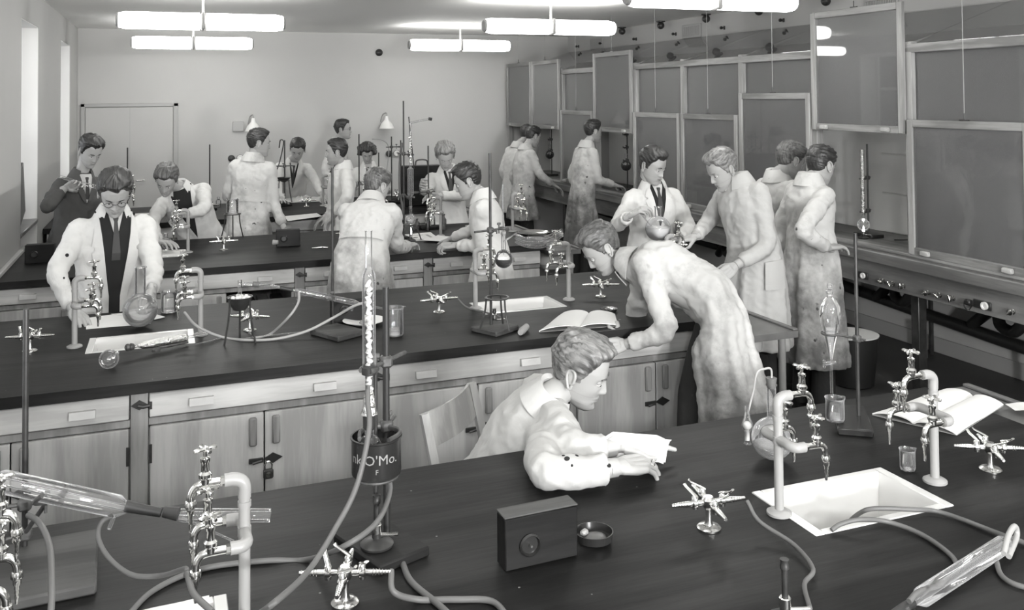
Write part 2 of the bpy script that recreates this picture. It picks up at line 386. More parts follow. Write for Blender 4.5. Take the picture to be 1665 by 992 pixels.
for i, (a, b) in enumerate(WIN):
    m = M().box2((XL-.352, a-.002, 0), (XL-.34, b+.002, 1.0))      # back of the radiator niche
    m.box2((XL-.34, b-.006, 0), (XL-.004, b+.002, 2.68)); m.box2((XL-.34, a-.002, 0), (XL-.004, a+.006, 2.68)); m.box2((XL-.34, a, 2.672), (XL-.004, b, 2.684))
    wdw = struct('window_%d' % (i+1), m, m_reveal, smooth=False)
    obj('window_sill', M().box2((XL-.34, a+.006, 1.0), (XL+.005, b-.006, 1.035), .006), m_slab, wdw)
    f = M()
    for z in (1.04, 2.1, 2.63): f.box2((XL-.345, a+.006, z), (XL-.30, b-.006, z+.045))
    for y in (a+.006, (a+b)/2-.03, b-.066): f.box2((XL-.345, y, 1.04), (XL-.30, y+.06, 2.67))
    obj('window_frame', f, m_white, wdw, smooth=False)
    obj('window_pane', M().box2((XL-.328, a+.01, 1.05), (XL-.324, b-.01, 2.66)), m_wpane, wdw, smooth=False)
# door in the back wall
m = M(); m.box2((-.93, YB-.02, 0), (.10, YB, 1.95), .004)
dr = struct('door_1', m, m_wall, smooth=False)
f = M(); f.box2((-.985, YB-.035, 0), (-.935, YB, 2.0), .006); f.box2((.105, YB-.035, 0), (.165, YB, 2.0), .006); f.box2((-.985, YB-.035, 1.955), (.165, YB, 2.0), .006)
obj('door_casing', f, m_trim, dr); obj('door_seam', M().box2((-.419, YB-.024, 0), (-.413, YB-.019, 1.95)), m_trim, dr)
h = M().cyl((-.34, YB-.02, 1.02), (-.34, YB-.07, 1.02), .008).cyl((-.34, YB-.065, 1.02), (-.24, YB-.065, 1.02), .008); obj('door_handle', h, m_brass, dr)
struct('baseboard_back', M().box2((.17, YB-.015, 0), (4.6, YB, .09), .004), m_trim)
struct('baseboard_right', M().box2((XR-.02, YR, 0), (XR, YB, .12), .004), m_trim)
# timber batten on the wall at the end of bench three
struct('trim_2', M().box2((XL, 6.56, .90), (XL+.03, 7.94, .93), .004), m_trim)

# ------------------------------------------------------------------ fume hoods along the right wall
HX = 4.70; HB = 5.36; P = .96; Y0 = 4.80; K0, K1 = -3, 8
hood = thing('fume_hood', 'long row of wooden glazed fume hoods along the right wall', 'fume hood', (HX, Y0, 0))
ya, yb = Y0+P*K0, Y0+P*K1
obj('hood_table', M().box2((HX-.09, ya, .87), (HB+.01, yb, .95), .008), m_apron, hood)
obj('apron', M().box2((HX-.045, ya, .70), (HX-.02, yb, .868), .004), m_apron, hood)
obj('sash_ledge', M().box2((HX-.03, ya, .951), (HX+.06, yb, .972), .004), m_hoodwY, hood)
obj('top_rail', M().box2((HX-.002, ya, 2.325), (HX+.05, yb, 2.385), .005), m_hoodwY, hood)
obj('ridge_rail', M().box2((XR-.06, ya, 2.64), (XR-.005, yb, 2.70), .005), m_hoodwY, hood)
obj('back_panel', M().box2((HB, ya, .95), (HB+.03, yb, 2.55)), m_tile, hood, smooth=False)
for k in range(K0, K1+1):
    y = Y0+P*k
    obj('post', M().box2((HX, y-.032, .952), (HX+.062, y+.032, 2.40), .004), m_hoodw, hood)
    obj('rafter', M().tube([(HX+.03, y, 2.37), (XR-.03, y, 2.66)], .022, 4, ref=(0, 0, 1)), m_hoodwY, hood, smooth=False)
    if k % 2 == 0:
        obj('partition', M().add([V((x, y+d, z)) for d in (-.008, .008) for x, z in ((HX+.065, .951), (HB, .951), (HB, 2.50), (HX+.065, 2.33))], [(3, 2, 1, 0), (4, 5, 6, 7), (0, 1, 5, 4), (1, 2, 6, 5), (2, 3, 7, 6), (3, 0, 4, 7)]), m_dpanel, hood, smooth=False)
    if k in (-3, -1, 2, 4, 6, 8) or True:
        obj('leg', M().box2((HX+.02, y-.035, 0), (HX+.09, y+.035, .87), .004), m_iron if k % 2 == 0 else m_hoodw, hood) if k % 2 == 0 else None
for k in range(K0, K1):
    y = Y0+P*k+.032; y2 = y+P-.064
    obj('mid_rail', M().box2((HX+.012, y, 1.80), (HX+.055, y2, 1.862), .004), m_hoodwY, hood)
    obj('upper_pane', M().box2((HX+.036, y, 1.862), (HX+.040, y2, 2.326)), m_pane, hood, smooth=False)
    obj('roof_pane', M().add([V((x, yy, z+d)) for d in (0, .004) for x, z in ((HX+.05, 2.388), (XR-.06, 2.70)) for yy in (y-.028, y2+.028)],
        [(0, 1, 3, 2), (4, 6, 7, 5), (0, 4, 5, 1), (2, 3, 7, 6), (0, 2, 6, 4), (1, 5, 7, 3)]), m_pane, hood, smooth=False)
    if k % 1 == 0:
        j = M()          # tile joints of the back wall: each tile a raised piece
        if k <= 0:
            nz = 5
            for r in range(nz):
                for c in range(3):
                    obj('tile', M().box2((HB-.012, Y0+P*k+.004+c*P/3, .955+r*.31), (HB-.001, Y0+P*k-.004+(c+1)*P/3, .955+(r+1)*.31-.008), .003), m_tile, hood)
# controls on the apron
for n, (px, py) in enumerate([(1437, 457), (1452, 461), (1470, 465), (1510, 476), (1529, 480), (1551, 485), (1648, 507), (1367, 436), (1110, 372), (1090, 367)]):
    c = PX(px, py, HX-.046); kn = M(); kn.lathe([(.016, 0), (.016, .006), (.008, .01), (.008, .022), (.019, .024), (.019, .034), (.004, .038)], c, (-1, 0, 0), 14)
    kb = obj('gas_valve', kn, m_brass, hood)
    obj('lever', M().box(c+V((-.042, 0, 0)), (.008, .045, .012), Matrix.Rotation(n*.9, 3, 'X'), .003), m_chrome, kb)
for px, py, d in ((1406, 448, .02), (1604, 497, .024)):
    c = PX(px, py, HX-.046)
    s_ = obj('socket_plate', M().box(c+V((-.006, .025, 0)), (.012, .13, .05), None, .004), m_black, hood)
    obj('socket_face', M().lathe([(d, 0), (d, .012), (d*.6, .012), (d*.55, .006)], c+V((-.012, 0, 0)), (-1, 0, 0), 20), m_white, s_)
c = PX(1578, 491, HX-.05); obj('plug', M().box(c+V((-.02, 0, 0)), (.035, .045, .035), None, .008), m_black, hood)
c2 = PX(1574, 494, HX-.09); obj('cord_loop', M().tube(cr_spline([c, c2+V((0, .02, .02)), c2+V((0, .03, -.02)), c2+V((0, 0, -.04)), c+V((0, -.01, -.02))], 6), .004, 6), m_black, hood)
# sashes (each slides in front of its bay)
SASH = {-3: (.972, 'closed nearest'), -2: (.972, ''), -1: (.972, 'closed glass sash of the fume hood bay at the right picture edge'), 0: (1.775, 'fully raised glass sash reflecting the lamps, above the open hood bay'),
        1: (1.16, 'partly raised sash of the hood bay behind the two men standing in stained coats'), 2: (.972, 'closed sash behind the man bowing his head by the bench taps'),
        3: (.972, 'closed sash behind the man who holds the large flask'), 4: (1.64, 'raised sash in front of the man standing alone at the hoods'),
        5: (.972, 'closed sash just left of the man standing alone at the hoods'), 6: (1.62, 'raised sash above the man reaching into the far hood'), 7: (1.62, 'raised sash of the hood bay in the far corner')}
SASH[-3] = (.972, 'closed sash of the third hood bay beyond the right picture edge'); SASH[-2] = (.972, 'closed sash of the hood bay just beyond the right picture edge')
for k in range(K0, K1):
    z0, lab = SASH[k]; H_ = .90; a = Y0+P*k+.012; b = a+P-.024; x0, x1 = HX-.034, HX-.004
    if k < -1: continue
    s = thing('sliding_sash', lab, 'sash', (x0, (a+b)/2, z0), 'sliding sashes of the fume hoods')
    f = []
    for yy in (a, b-.05): obj('stile', M().box2((x0, yy, z0), (x1, yy+.05, z0+H_), .004), m_hoodw, s)
    for zz in (z0, z0+H_-.05): obj('rail', M().box2((x0+.001, a+.05, zz), (x1-.001, b-.05, zz+.05), .003), m_hoodwY, s)
    obj('glass_pane', M().box2((x0+.013, a+.048, z0+.048), (x0+.017, b-.048, z0+H_-.048)), m_pane, s, smooth=False)
    for yy in (a+.12, b-.12-.07):
        obj('handle', M().box2((x0-.03, yy, z0+.008), (x0, yy+.07, z0+.04), .006), m_pine, s)
    c = (x0+.012, (a+b)/2, 0)
    obj('cord', M().cyl((c[0], c[1], z0+H_), (c[0], c[1], ZC), .0022, n=6), m_trim, s)
    obj('cord_hook', M().box2((c[0]-.004, c[1]-.035, z0+H_), (c[0]+.004, c[1]+.035, z0+H_+.008)).cyl((c[0], c[1], z0+H_), (c[0], c[1], z0+H_+.05), .004, n=6), m_iron, s)
# drains and pipes under the hoods
pp = thing('drain_pipes', 'black drain pipes and traps running under the fume hoods', 'pipes', (5.5, 6.5, 0))
obj('main_pipe', M().tube(cr_spline([(5.5, 3.0, .24), (5.5, 4.6, .30), (5.52, 5.6, .34), (5.5, 7.4, .42), (5.5, 12.3, .5)], 5), .045, 10), m_black, pp)
for i, y in enumerate((4.35, 5.3, 6.3, 7.6, 9.0)):
    obj('trap', M().tube(cr_spline([(5.2, y, .87), (5.2, y, .62), (5.22, y+.1, .48), (5.3, y+.28, .47), (5.36, y+.36, .56), (5.44, y+.5, .5), (5.5, y+.7, .36)], 5), .04, 10), m_black, pp)
    obj('riser', M().cyl((5.62, y+.25, 0.001), (5.62, y+.25, .87), .018, n=8), m_iron, pp)
    obj('pipe_foot', M().cyl((5.5, y+.2, 0.001), (5.5, y+.2, .26), .02, n=8), m_pipe, pp)

# bin under the hood
c = PZ(1386, 541, .36)
b = thing('waste_bin', 'dark round bin with a white enamel lid beside the bench sink', 'bin', (c.x, c.y, 0))
obj('bin_body', M().lathe([(.13, 0), (.14, .01), (.175, .34), (.18, .345), (.172, .345), (.135, .02), (.001, .02)], (c.x, c.y, 0.001), n=28, shell=True), m_black, b)
obj('lid', M().lathe([(.001, .335), (.16, .335), (.178, .348), (.178, .354), (.10, .356), (.001, .36)], (c.x, c.y, 0.001), n=28), m_white, b)
# pulleys on the ceiling edge, small pulley wheels on the wall, ventilation grilles
def pulley(c, r, lab, grp, big):
    if big:
        p = thing('cord_pulley', lab, 'pulley', c, grp)
        obj('mount', M().lathe([(r*1.2, 0), (r*1.2, .012), (r*.7, .02)], (c[0], c[1], ZC-.0), (0, 0, -1), 16), m_iron, p)
        obj('wheel', M().ball((c[0], c[1], ZC-.02-r*.8), (r, r, r)), m_iron, p)
    else:
        p = thing('wall_pulley', lab, 'pulley', c, grp)
        obj('bracket', M().box((XR-.008, c[1], c[2]), (.014, .025, .04), None, .004), m_iron, p)
        obj('wheel', M().lathe([(r, -.008), (r*.8, 0), (r, .008)], (XR-.045, c[1], c[2]), (0, 1, 0), 14), m_iron, p)
        obj('pin', M().cyl((XR-.016, c[1], c[2]), (XR-.05, c[1], c[2]+.001), .006, n=6), m_iron, p)
for i, y in enumerate((10.65, 9.65, 8.66, 7.7, 6.7)): pulley((XR-.1, y, ZC), .045, 'dark round pulley on the ceiling above the fume hoods, %s from the back wall' % ['first', 'second', 'third', 'fourth', 'fifth'][i], 'pulleys along the ceiling edge', True)
for i, y in enumerate((12.2, 11.42, 10.44, 9.46, 8.45, 7.43, 6.5)): pulley((XR, y, 2.78), .017, 'small dark pulley wheel on the upper right wall, %s from the back corner' % ['first', 'second', 'third', 'fourth', 'fifth', 'sixth', 'seventh'][i], 'wall pulleys above the hoods', False)
for y, lab in ((11.6, 'small wall grille nearest the back corner above the hoods'), (9.11, 'middle wall grille above the fume hoods'), (6.12, 'wall grille with vertical slats above the raised sash')):
    g = thing('wall_grille', lab, 'grille', (XR, y, 2.71))
    obj('frame', M().box((XR-.008, y, 2.79), (.016, .40, .16), None, .004), m_trim, g)
    obj('recess', M().box((XR-.0175, y, 2.79), (.003, .35, .115)), m_iron if y < 7 else m_dado, g, smooth=False)
    for i in range(18): obj('slat', M().box((XR-.021, y-.165+i*.0194, 2.79), (.005, .011, .11)), m_trim, g, smooth=False)

# ------------------------------------------------------------------ ceiling lamps
def lamp(cx, cy, lab):
    t = thing('ceiling_lamp', lab, 'lamp', (cx, cy, 2.62), 'twin tube ceiling lamps'); z = 2.70
    obj('pendant', M().cyl((cx, cy, z+.06), (cx, cy, ZC-.02), .011).lathe([(.05, 0), (.05, .012), (.02, .03)], (cx, cy, ZC), (0, 0, -1)), m_trim, t)
    obj('bracket', M().box((cx, cy, z), (.035, .20, .15), None, .02), m_pipe, t)
    for s in (-1, 1):
        d = obj('diffuser', M().tube([(cx+s*.028, cy, z), (cx+s*.60, cy, z), (cx+s*.655, cy, z)], [.078, .078, .066], 20, flat=.92), m_lamp, t)
        obj('end_cap', M().cyl((cx+s*.655, cy, z), (cx+s*.675, cy, z), .062, .05, 16), m_pipe, d)
LP = [(.30, 8.07, 'large ceiling lamp at upper left, nearer of the two on the left'), (.31, 11.2, 'smaller looking ceiling lamp at upper left, nearest the back wall'),
      (3.40, 7.87, 'ceiling lamp at upper middle in front of the hood row'), (3.50, 11.0, 'ceiling lamp at upper middle nearest the back wall'), (3.50, 5.30, 'ceiling lamp cut by the top picture edge near the hoods'),
      (.30, 5.20, 'ceiling lamp on the left above the second bench, out of frame'), (.30, 2.3, 'ceiling lamp above the nearest bench on the left, out of frame'), (3.5, 2.4, 'ceiling lamp above the nearest bench on the right, out of frame'),
      (.30, -.6, 'ceiling lamp behind the camera on the left'), (3.5, -.6, 'ceiling lamp behind the camera on the right')]
for a in LP[:8]: lamp(*a)

# ------------------------------------------------------------------ wall lamps, sockets
for (x, z, lab) in ((1.09, 1.66, 'white conical wall lamp on the back wall, left one with a bracket'), (2.88, 1.66, 'white conical wall lamp on the back wall, right one above the dark haired woman')):
    t = thing('wall_lamp', lab, 'lamp', (x, YB, z), 'wall lamps on the back wall')
    obj('lamp_shade', M().lathe([(.10, 0), (.105, .0), (.075, .07), (.03, .12), (.022, .17), (.001, .172)], (x, YB-.16, z-.04), n=24, shell=True), m_white, t)
    obj('arm', M().tube(cr_spline([(x, YB-.16, z+.12), (x, YB-.15, z+.17), (x-.03, YB-.06, z+.15), (x-.05, YB, z+.05)], 5), .009, 8), m_trim, t)
    if x < 2: obj('wall_box', M().box((x-.18, YB-.02, z+.02), (.14, .04, .13), None, .005), m_trim, t)
for x, lab in ((.88, 'pair of round sockets, one black one white, on the left of the back wall'), (3.0, 'pair of round sockets on the back wall behind the woman')):
    t = thing('wall_sockets', lab, 'socket', (x, YB, 1.22), 'round sockets on the back wall')
    obj('black_socket', M().lathe([(.045, 0), (.045, .03), (.02, .04)], (x-.055, YB, 1.26), (0, -1, 0)), m_black, t)
    obj('white_socket', M().lathe([(.045, 0), (.045, .02), (.03, .03), (.026, .02), (.001, .02)], (x+.055, YB, 1.26), (0, -1, 0)), m_white, t)
    obj('socket_ring', M().lathe([(.047, 0), (.047, .022), (.043, .022)], (x+.055, YB, 1.26), (0, -1, 0), shell=True), m_iron, t)
single('wall_fitting', M().lathe([(.05, 0), (.05, .02), (.03, .035), (.001, .04)], (2.81, YB, 2.68), (0, -1, 0)), m_black, 'small black round fitting high on the back wall', 'fitting')
# folder leaning in the far window
single('folder', M().box((XL-.10, 8.42, 1.27), (.05, .36, .44), Matrix.Rotation(.32, 3, 'X'), .004), m_iron, 'dark folder leaning on the stone window sill at the left wall', 'folder')

# ================================================================== benches
TX0, TX1 = XL+.005, 2.78
def sinkhole_top(y0, y1, sinks, z=.9, th=.045):
    m = M(); x = TX0
    for a, b in sinks:
        m.box2((x, y0, z-th), (a, y1, z)); sy0, sy1 = yc-.135, yc+.135
        m.box2((a, y0, z-th), (b, sy0, z)); m.box2((a, sy1, z-th), (b, y1, z)); x = b
    m.box2((x, y0, z-th), (TX1, y1, z)); return m
BEN = [('first', 1.42, 2.78), ('second', 4.02, 5.40), ('third', 6.56, 7.94), ('fourth', 9.12, 10.50)]
BL = ['nearest bench, across the whole foreground', 'second bench, where the standing man leans over a notebook', 'third bench, in front of the men with papers', 'farthest bench, by the back wall']
BYC = []
hasp_n = 0
def diamond(m, c, w, h):
    return m.add([c+V((x, y, z)) for y in (0, -.006) for x, z in ((-w, 0), (0, -h), (w, 0), (0, h))], [(0, 1, 2, 3), (7, 6, 5, 4), (0, 4, 5, 1), (1, 5, 6, 2), (2, 6, 7, 3), (3, 7, 4, 0)])
for bi, (bn, y0, y1) in enumerate(BEN):
    yc = (y0+y1)/2; BYC.append(yc)
    sk = [(-.33, .13), (1.59, 2.05)]
    single('worktop', sinkhole_top(y0, y1, sk), m_top, 'black stained wooden worktop of the '+BL[bi], 'worktop', 'long black worktops', smooth=False)
    for si, (a, b) in enumerate(sk):
        m = M(); r = .024; zt = .903; d0, d1 = yc-.14, yc+.14
        m.box2((a-.006, d0, zt-.014), (a+r, d1, zt), .002); m.box2((b-r, d0, zt-.014), (b+.006, d1, zt), .002); m.box2((a+r, d0, zt-.014), (b-r, d0+r, zt), .002); m.box2((a+r, d1-r, zt-.014), (b-r, d1, zt), .002)
        sname = ['left', 'right'][si]
        s = thing('laboratory_sink', 'white porcelain sink set flush in the %s half of the %s' % (sname, BL[bi].split(',')[0]), 'sink', (a, yc, .72), 'flush porcelain sinks')
        obj('rim', m, m_porc, s)
        i0, i1, j0, j1, zb = a+r, b-r, d0+r, d1-r, .72; q = .03
        bm_ = M().add([V(p) for p in [(i0, j0, .899), (i1, j0, .899), (i1, j1, .899), (i0, j1, .899), (i0+q, j0+q, zb), (i1-q, j0+q, zb), (i1-q, j1-q, zb), (i0+q, j1-q, zb)]], [(0, 1, 5, 4), (1, 2, 6, 5), (2, 3, 7, 6), (3, 0, 4, 7), (4, 5, 6, 7)])
        obj('basin', bm_, m_porc, s, smooth=False)
        obj('drain', M().lathe([(.022, 0), (.022, .004), (.001, .004)], ((a+b)/2, yc, zb+.001)), m_chrome, s)
    # cabinets: units of two doors under one long drawer with two block handles
    U = [(-.99, -.13), (-.06, .86), (.93, 1.80), (1.87, 2.74)]
    yf = y0+.035
    for ui, (a, b) in enumerate(U):
        pos = ['at its left end', 'second from its left end', 'third from its left end', 'at its right end'][ui]
        c = thing('bench_cabinet', 'pale pine cabinet with a long drawer under the %s, %s' % (BL[bi].split(',')[0], pos), 'cabinet', ((a+b)/2, yc, 0), 'pine cabinets under the benches')
        m = M(); 
        for x in (a, b-.02): obj('side_panel', M().box2((x, yf+.024, .06), (x+.02, y1-.03, .70 if any(q0-.03 < x < q1+.03 for q0, q1 in sk) else .853)), m_pineD, c, smooth=False)
        obj('back_panel', M().box2((a+.021, y1-.05, .06), (b-.021, y1-.03, .853)), m_pine, c, smooth=False)
        obj('bottom_board', M().box2((a+.021, yf+.024, .06), (b-.021, y1-.051, .08)), m_pineD, c, smooth=False)
        obj('plinth', M().box2((a, yf+.06, 0), (b, yf+.08, .059)), m_black, c, smooth=False)
        if bi == 0: continue
        obj('frame_rail', M().box2((a, yf+.004, .712), (b, yf+.023, .742), .002), m_pineD, c)
        dw = obj('drawer', M().box2((a+.003, yf-.012, .748), (b-.003, yf+.02, .846), .004), m_pine, c)
        for s in (-.255, .255):
            xh = (a+b)/2+s
            obj('handle', M().add([V((xh+i, yf-.013-j, .792+k_)) for i in (-.048, .048) for j, k_ in ((0, .017), (0, -.017), (.024, -.012), (.016, .017))], [(0, 1, 2, 3), (7, 6, 5, 4), (0, 4, 5, 1), (1, 5, 6, 2), (2, 6, 7, 3), (3, 7, 4, 0)]), m_pull, dw, smooth=False)
        mid = (a+b)/2
        for di, (d0_, d1_) in enumerate(((a+.006, mid-.003), (mid+.003, b-.006))):
            if bi == 2 and ui == 1 and di == 1:
                for n_ in range(4): obj('shelf_box', M().box2((mid+.03+n_*.1, yf+.15, .081), (mid+.11+n_*.1, yf+.4, .60), .004), (m_pineD, m_iron)[n_ % 2], c)
                continue
            d = obj('door', M().box2((d0_, yf-.006, .075), (d1_, yf+.018, .708), .003), m_pineV, c)
            xp = mid+(-.048 if di == 0 else .048)
            obj('pull', M().box((xp, yf-.016, .635), (.032, .02, .12), None, .006), m_pineD, d)
            xh = d0_+.002 if di == 0 else d1_-.002
            obj('hinge', M().box((xh, yf-.009, .60), (.012, .006, .075)), m_iron, d, smooth=False)
            if di == 0: obj('hasp', M().box((mid-.035, yf-.011, .51), (.06, .008, .022), None, .002).tube([(mid-.012, yf-.017, .51), (mid-.03, yf-.022, .508), (mid-.05, yf-.02, .503)], .006, 6), m_black, d)
            else: obj('hasp_plate', diamond(M(), V((mid+.035, yf-.007, .513)), .04, .022), m_black, d, smooth=False)
        if bi == 1 and ui == 1:
            p = thing('padlock', 'small padlock hanging from the cabinet hasp under the second bench', 'padlock', (mid+.012, yf-.025, .44))
            obj('lock_body', M().box((mid+.014, yf-.028, .455), (.042, .018, .042), None, .006), m_iron, p)
            obj('lock_dial', M().lathe([(.012, 0), (.012, .003), (.001, .004)], (mid+.014, yf-.037, .455), (0, -1, 0)), m_chrome, p)
            obj('shackle', M().tube(cr_spline([(mid, yf-.028, .476), (mid, yf-.028, .495), (mid+.014, yf-.028, .508), (mid+.028, yf-.028, .495), (mid+.028, yf-.028, .476)], 4), .0035, 8), m_chrome, p)
    if bi:
        for i, xa in enumerate((-.13, .86, 1.80)):
            t = thing('cabinet_post', 'pine post with a black hasp between cabinets of the %s, %s from the left' % (BL[bi].split(',')[0], ['first', 'second', 'third'][i]), 'post', (xa+.035, y0+.05, 0), 'posts between cabinets')
            obj('upright', M().box2((xa+.001, yf+.002, 0), (xa+.069, yf+.04, .853), .003), m_pineD, t)
            obj('hasp_plate', diamond(M(), V((xa+.035, yf+.001, .80)), .032, .02), m_black, t, smooth=False)
            obj('hasp_hook', M().tube([(xa+.03, yf-.012, .80), (xa+.05, yf-.016, .795), (xa+.075, yf-.014, .797)], .007, 6).box((xa+.078, yf-.012, .798), (.012, .01, .03)), m_black, t)
# stone draining slabs at the right ends
for bi, (zt, xa, xb) in enumerate(((.88, 2.79, 3.15), (.80, 2.79, 3.13), (.845, 2.79, 3.06), (.86, 2.79, 3.05))):
    bn, y0, y1 = BEN[bi]; y0 -= .03; c = V(((xa+xb)/2+.02, y0+.30, zt))
    if bi == 0: xa, xb = 2.79, 3.0
    t = thing('draining_slab', 'grey stone slab with a drain hole at the right end of the '+BL[bi].split(',')[0], 'slab', ((xa+xb)/2, (y0+y1)/2, 0), 'stone slabs at the bench ends')
    hx, hy, hr = (xa+xb)/2+.02, y0+.32, .055
    m = M(); n = 24; ring = [V((hx+hr*math.cos(2*PI*i/n), hy+hr*math.sin(2*PI*i/n), 0)) for i in range(n)]; sq = []
    for i in range(n):
        a_ = 2*PI*i/n; cx, sy = math.cos(a_), math.sin(a_); k_ = 1/max(abs(cx), abs(sy)); sq.append(V((hx+.1*cx*k_, hy+.1*sy*k_, 0)))
    for z, rev in ((zt, 0), (zt-.035, 1)):
        m.add([p+V((0, 0, z)) for p in ring]+[p+V((0, 0, z)) for p in sq], [(i, (i+1) % n, n+(i+1) % n, n+i) for i in range(n)])
    m.add([p+V((0, 0, zt)) for p in ring]+[p+V((0, 0, zt-.035)) for p in ring], [(i, (i+1) % n, n+(i+1) % n, n+i) for i in range(n)])
    for A, B_ in (((xa, y0), (hx-.1, y1)), ((hx+.1, y0), (xb, y1)), ((hx-.1, y0), (hx+.1, hy-.1)), ((hx-.1, hy+.1), (hx+.1, y1))): m.box2((A[0], A[1], zt-.035), (B_[0], B_[1], zt))
    obj('slab', m, m_slab, t, smooth=False)
    obj('edge_strip', M().box2((xb-.03, y0+.001, zt+.0005), (xb, y1, zt+.012), .003), m_slab, t)
    obj('bowl', M().lathe([(.02, -.20), (.09, -.19), (.125, -.15), (.13, -.04), (.125, -.04), (.12, -.15), (.085, -.182), (.001, -.185)], (hx, hy, zt), n=28, shell=True), m_porc, t)
    for yy in (y0+.06, y1-.06): obj('leg', M().cyl((xb-.06, yy, 0), (xb-.06, yy, zt-.036), .02), m_pipe, t)
# ================================================================== laboratory fittings
def bib_tap(name, base, d, parent, z_axis=V((0, 0, 1))):
    """chrome tap: inlet at base, pointing along d"""
    d = V(d).normalized(); b = V(base); zz = V((0, 0, 1)); m = M()
    ax = b+d*.042
    m.tube(cr_spline([b, b+d*.015, ax+d*.005+zz*-.001, ax+d*.022+zz*-.006, ax+d*.032+zz*-.022, ax+d*.034+zz*-.045], 5), .0095, 12)
    m.lathe([(.012, 0), (.012, .010), (.009, .012)], b-d*.004, d, 6)
    m.lathe([(.012, 0), (.0125, .012), (.016, .016), (.016, .024), (.0105, .03), (.0095, .05), (.012, .054), (.012, .062), (.005, .066), (.005, .078)], ax, zz, 16)
    m.lathe([(.012, .004), (.014, -.002), (.014, -.010), (.0095, -.014), (.0095, -.024), (.006, -.03), (.0065, -.036), (.005, -.039), (.006, -.045), (.0045, -.048), (.0055, -.054), (.004, -.07), (.003, -.071)], ax+d*.034+zz*-.042, zz, 12)
    sc_ = lambda q: q.xf(Matrix.Translation(b) @ Matrix.Scale(.88, 4) @ Matrix.Translation(-b))
    t = obj(name, sc_(m), m_chrome, parent)
    h = M(); hc = ax+zz*.084
    for k in range(4):
        a = k*PI/2+.4; e = V((math.cos(a), math.sin(a), 0)); h.tube([hc, hc+e*.012, hc+e*.022, hc+e*.029], [.0055, .0045, .0065, .004], 8)
    h.ball(hc, (.009, .009, .008), 10, 6); obj('tap_handle', sc_(h), m_chrome, t); return t
def make_stand():
    t = thing('tap_stand', 'x', 'tap', (0, 0, 0), 'water taps on grey stand pipes')
    obj('stand_pipe', M().cyl((0, 0, .001), (0, 0, .285), .0125, n=16).lathe([(.0145, 0), (.0145, .02)], (0, 0, .192)).lathe([(.0145, 0), (.0145, .012)], (0, 0, .256)), m_pipe, t)
    obj('flange', M().lathe([(.034, 0), (.034, .006), (.026, .011), (.0155, .014)], (0, 0, .001), n=24), m_pipe, t)
    obj('top_elbow', M().tube(cr_spline([(0, 0, .275), (0, 0, .30), (.007, 0, .312), (.022, 0, .318), (.042, 0, .318)], 6), [.0140]*25, 14), m_pipe, t)
    e = M()
    for s in (-1, 1): e.tube(cr_spline([(0, 0, .203), (0, s*.028, .203), (0, s*.052, .202), (.011, s*.066, .201), (.034, s*.068, .201)], 6), [.0135]*25, 14)
    obj('side_arms', e, m_pipe, t)
    bib_tap('tap', (.045, 0, .318), (1, 0, 0), t)
    for s in (-1, 1): bib_tap('tap', (.037, s*.068, .201), (1, 0, 0), t)
    return t
tap0 = make_stand(); _used = []
def use(proto, loc, rz, label, group=None):
    if proto.name not in _used:
        _used.append(proto.name); proto.location = V(loc); proto.rotation_euler = (0, 0, rz); proto['label'] = label
        if group: proto['group'] = group
        return proto
    return dup(proto, loc, rz, label, group)
BN = ['nearest bench', 'second bench', 'third bench', 'farthest bench']
BY = [2.10, 4.71, 7.26, 9.8]
for bi in range(4):
    for x, rz, wh in ((-.39, 0, 'left of its left sink'), (.165, PI, 'right of its left sink'), (1.575, 0, 'left of its right sink'), (2.13, PI, 'right of its right sink'), (2.765, 0, 'beside its end slab')):
        if bi == 3 and x in (-.39,): pass
        yy = BY[bi]
        use(tap0, (x, yy, .90), rz, 'chrome tap trio on grey stand pipe, %s, %s' % (BN[bi], wh))

def make_gas(rot):
    t = thing('gas_tap', 'x', 'gas tap', (0, 0, 0), 'four-way gas taps')
    obj('pedestal', M().lathe([(.032, 0), (.032, .004), (.026, .009), (.012, .011), (.009, .018), (.009, .05), (.013, .054), (.018, .062), (.018, .076), (.011, .084)], (0, 0, .001), n=24), m_brass, t)
    for k in range(4):
        a = rot+k*PI/2; d = V((math.cos(a), math.sin(a), 0)); n = V((-d.y, d.x, 0)); c = V((0, 0, .07)); z = V((0, 0, 1))
        m = M().tube([c+d*.012, c+d*.03, c+d*.034, c+d*.044, c+d*.048, c+d*.06, c+d*.104], [.007, .007, .011, .011, .007, .0075, .0042], 12)
        for j in range(6): m.lathe([(.0072-j*.0005, -.0015), (.0085-j*.0006, 0), (.0065-j*.0005, .0018)], c+d*(.064+j*.007), d, 10)
        m.lathe([(.008, -.014), (.0095, 0), (.0085, .016), (.005, .02)], c+d*.039, z, 12)
        cc = obj('nozzle_cock', m, m_chrome, t)
        e = (d*.4+n*(.9 if k % 2 else -.9)).normalized()
        hm = M().tube([c+d*.039+z*.018-e*.008, c+d*.039+z*.022, c+d*.039+z*.034+e*.03, c+d*.039+z*.040+e*.036], [.006, .006, .0055, .0065], 8, flat=.45)
        obj('lever', hm, m_chrome, cc)
    return t
gas0 = make_gas(-.35)
GL = [['in front of the oil bath stand', 'with the hose to the slim burner', 'at the right picture edge'], ['at its left end', 'behind the tripod with the dish', 'between the beaker and the tall stand', 'below the leaning man\'s face'],
      ['left', 'in front of the tripod with a beaker', 'behind the man reading a sheet', 'at its right end'], ['left', 'near its left sink', 'beside the crumpled cloth', 'right']]
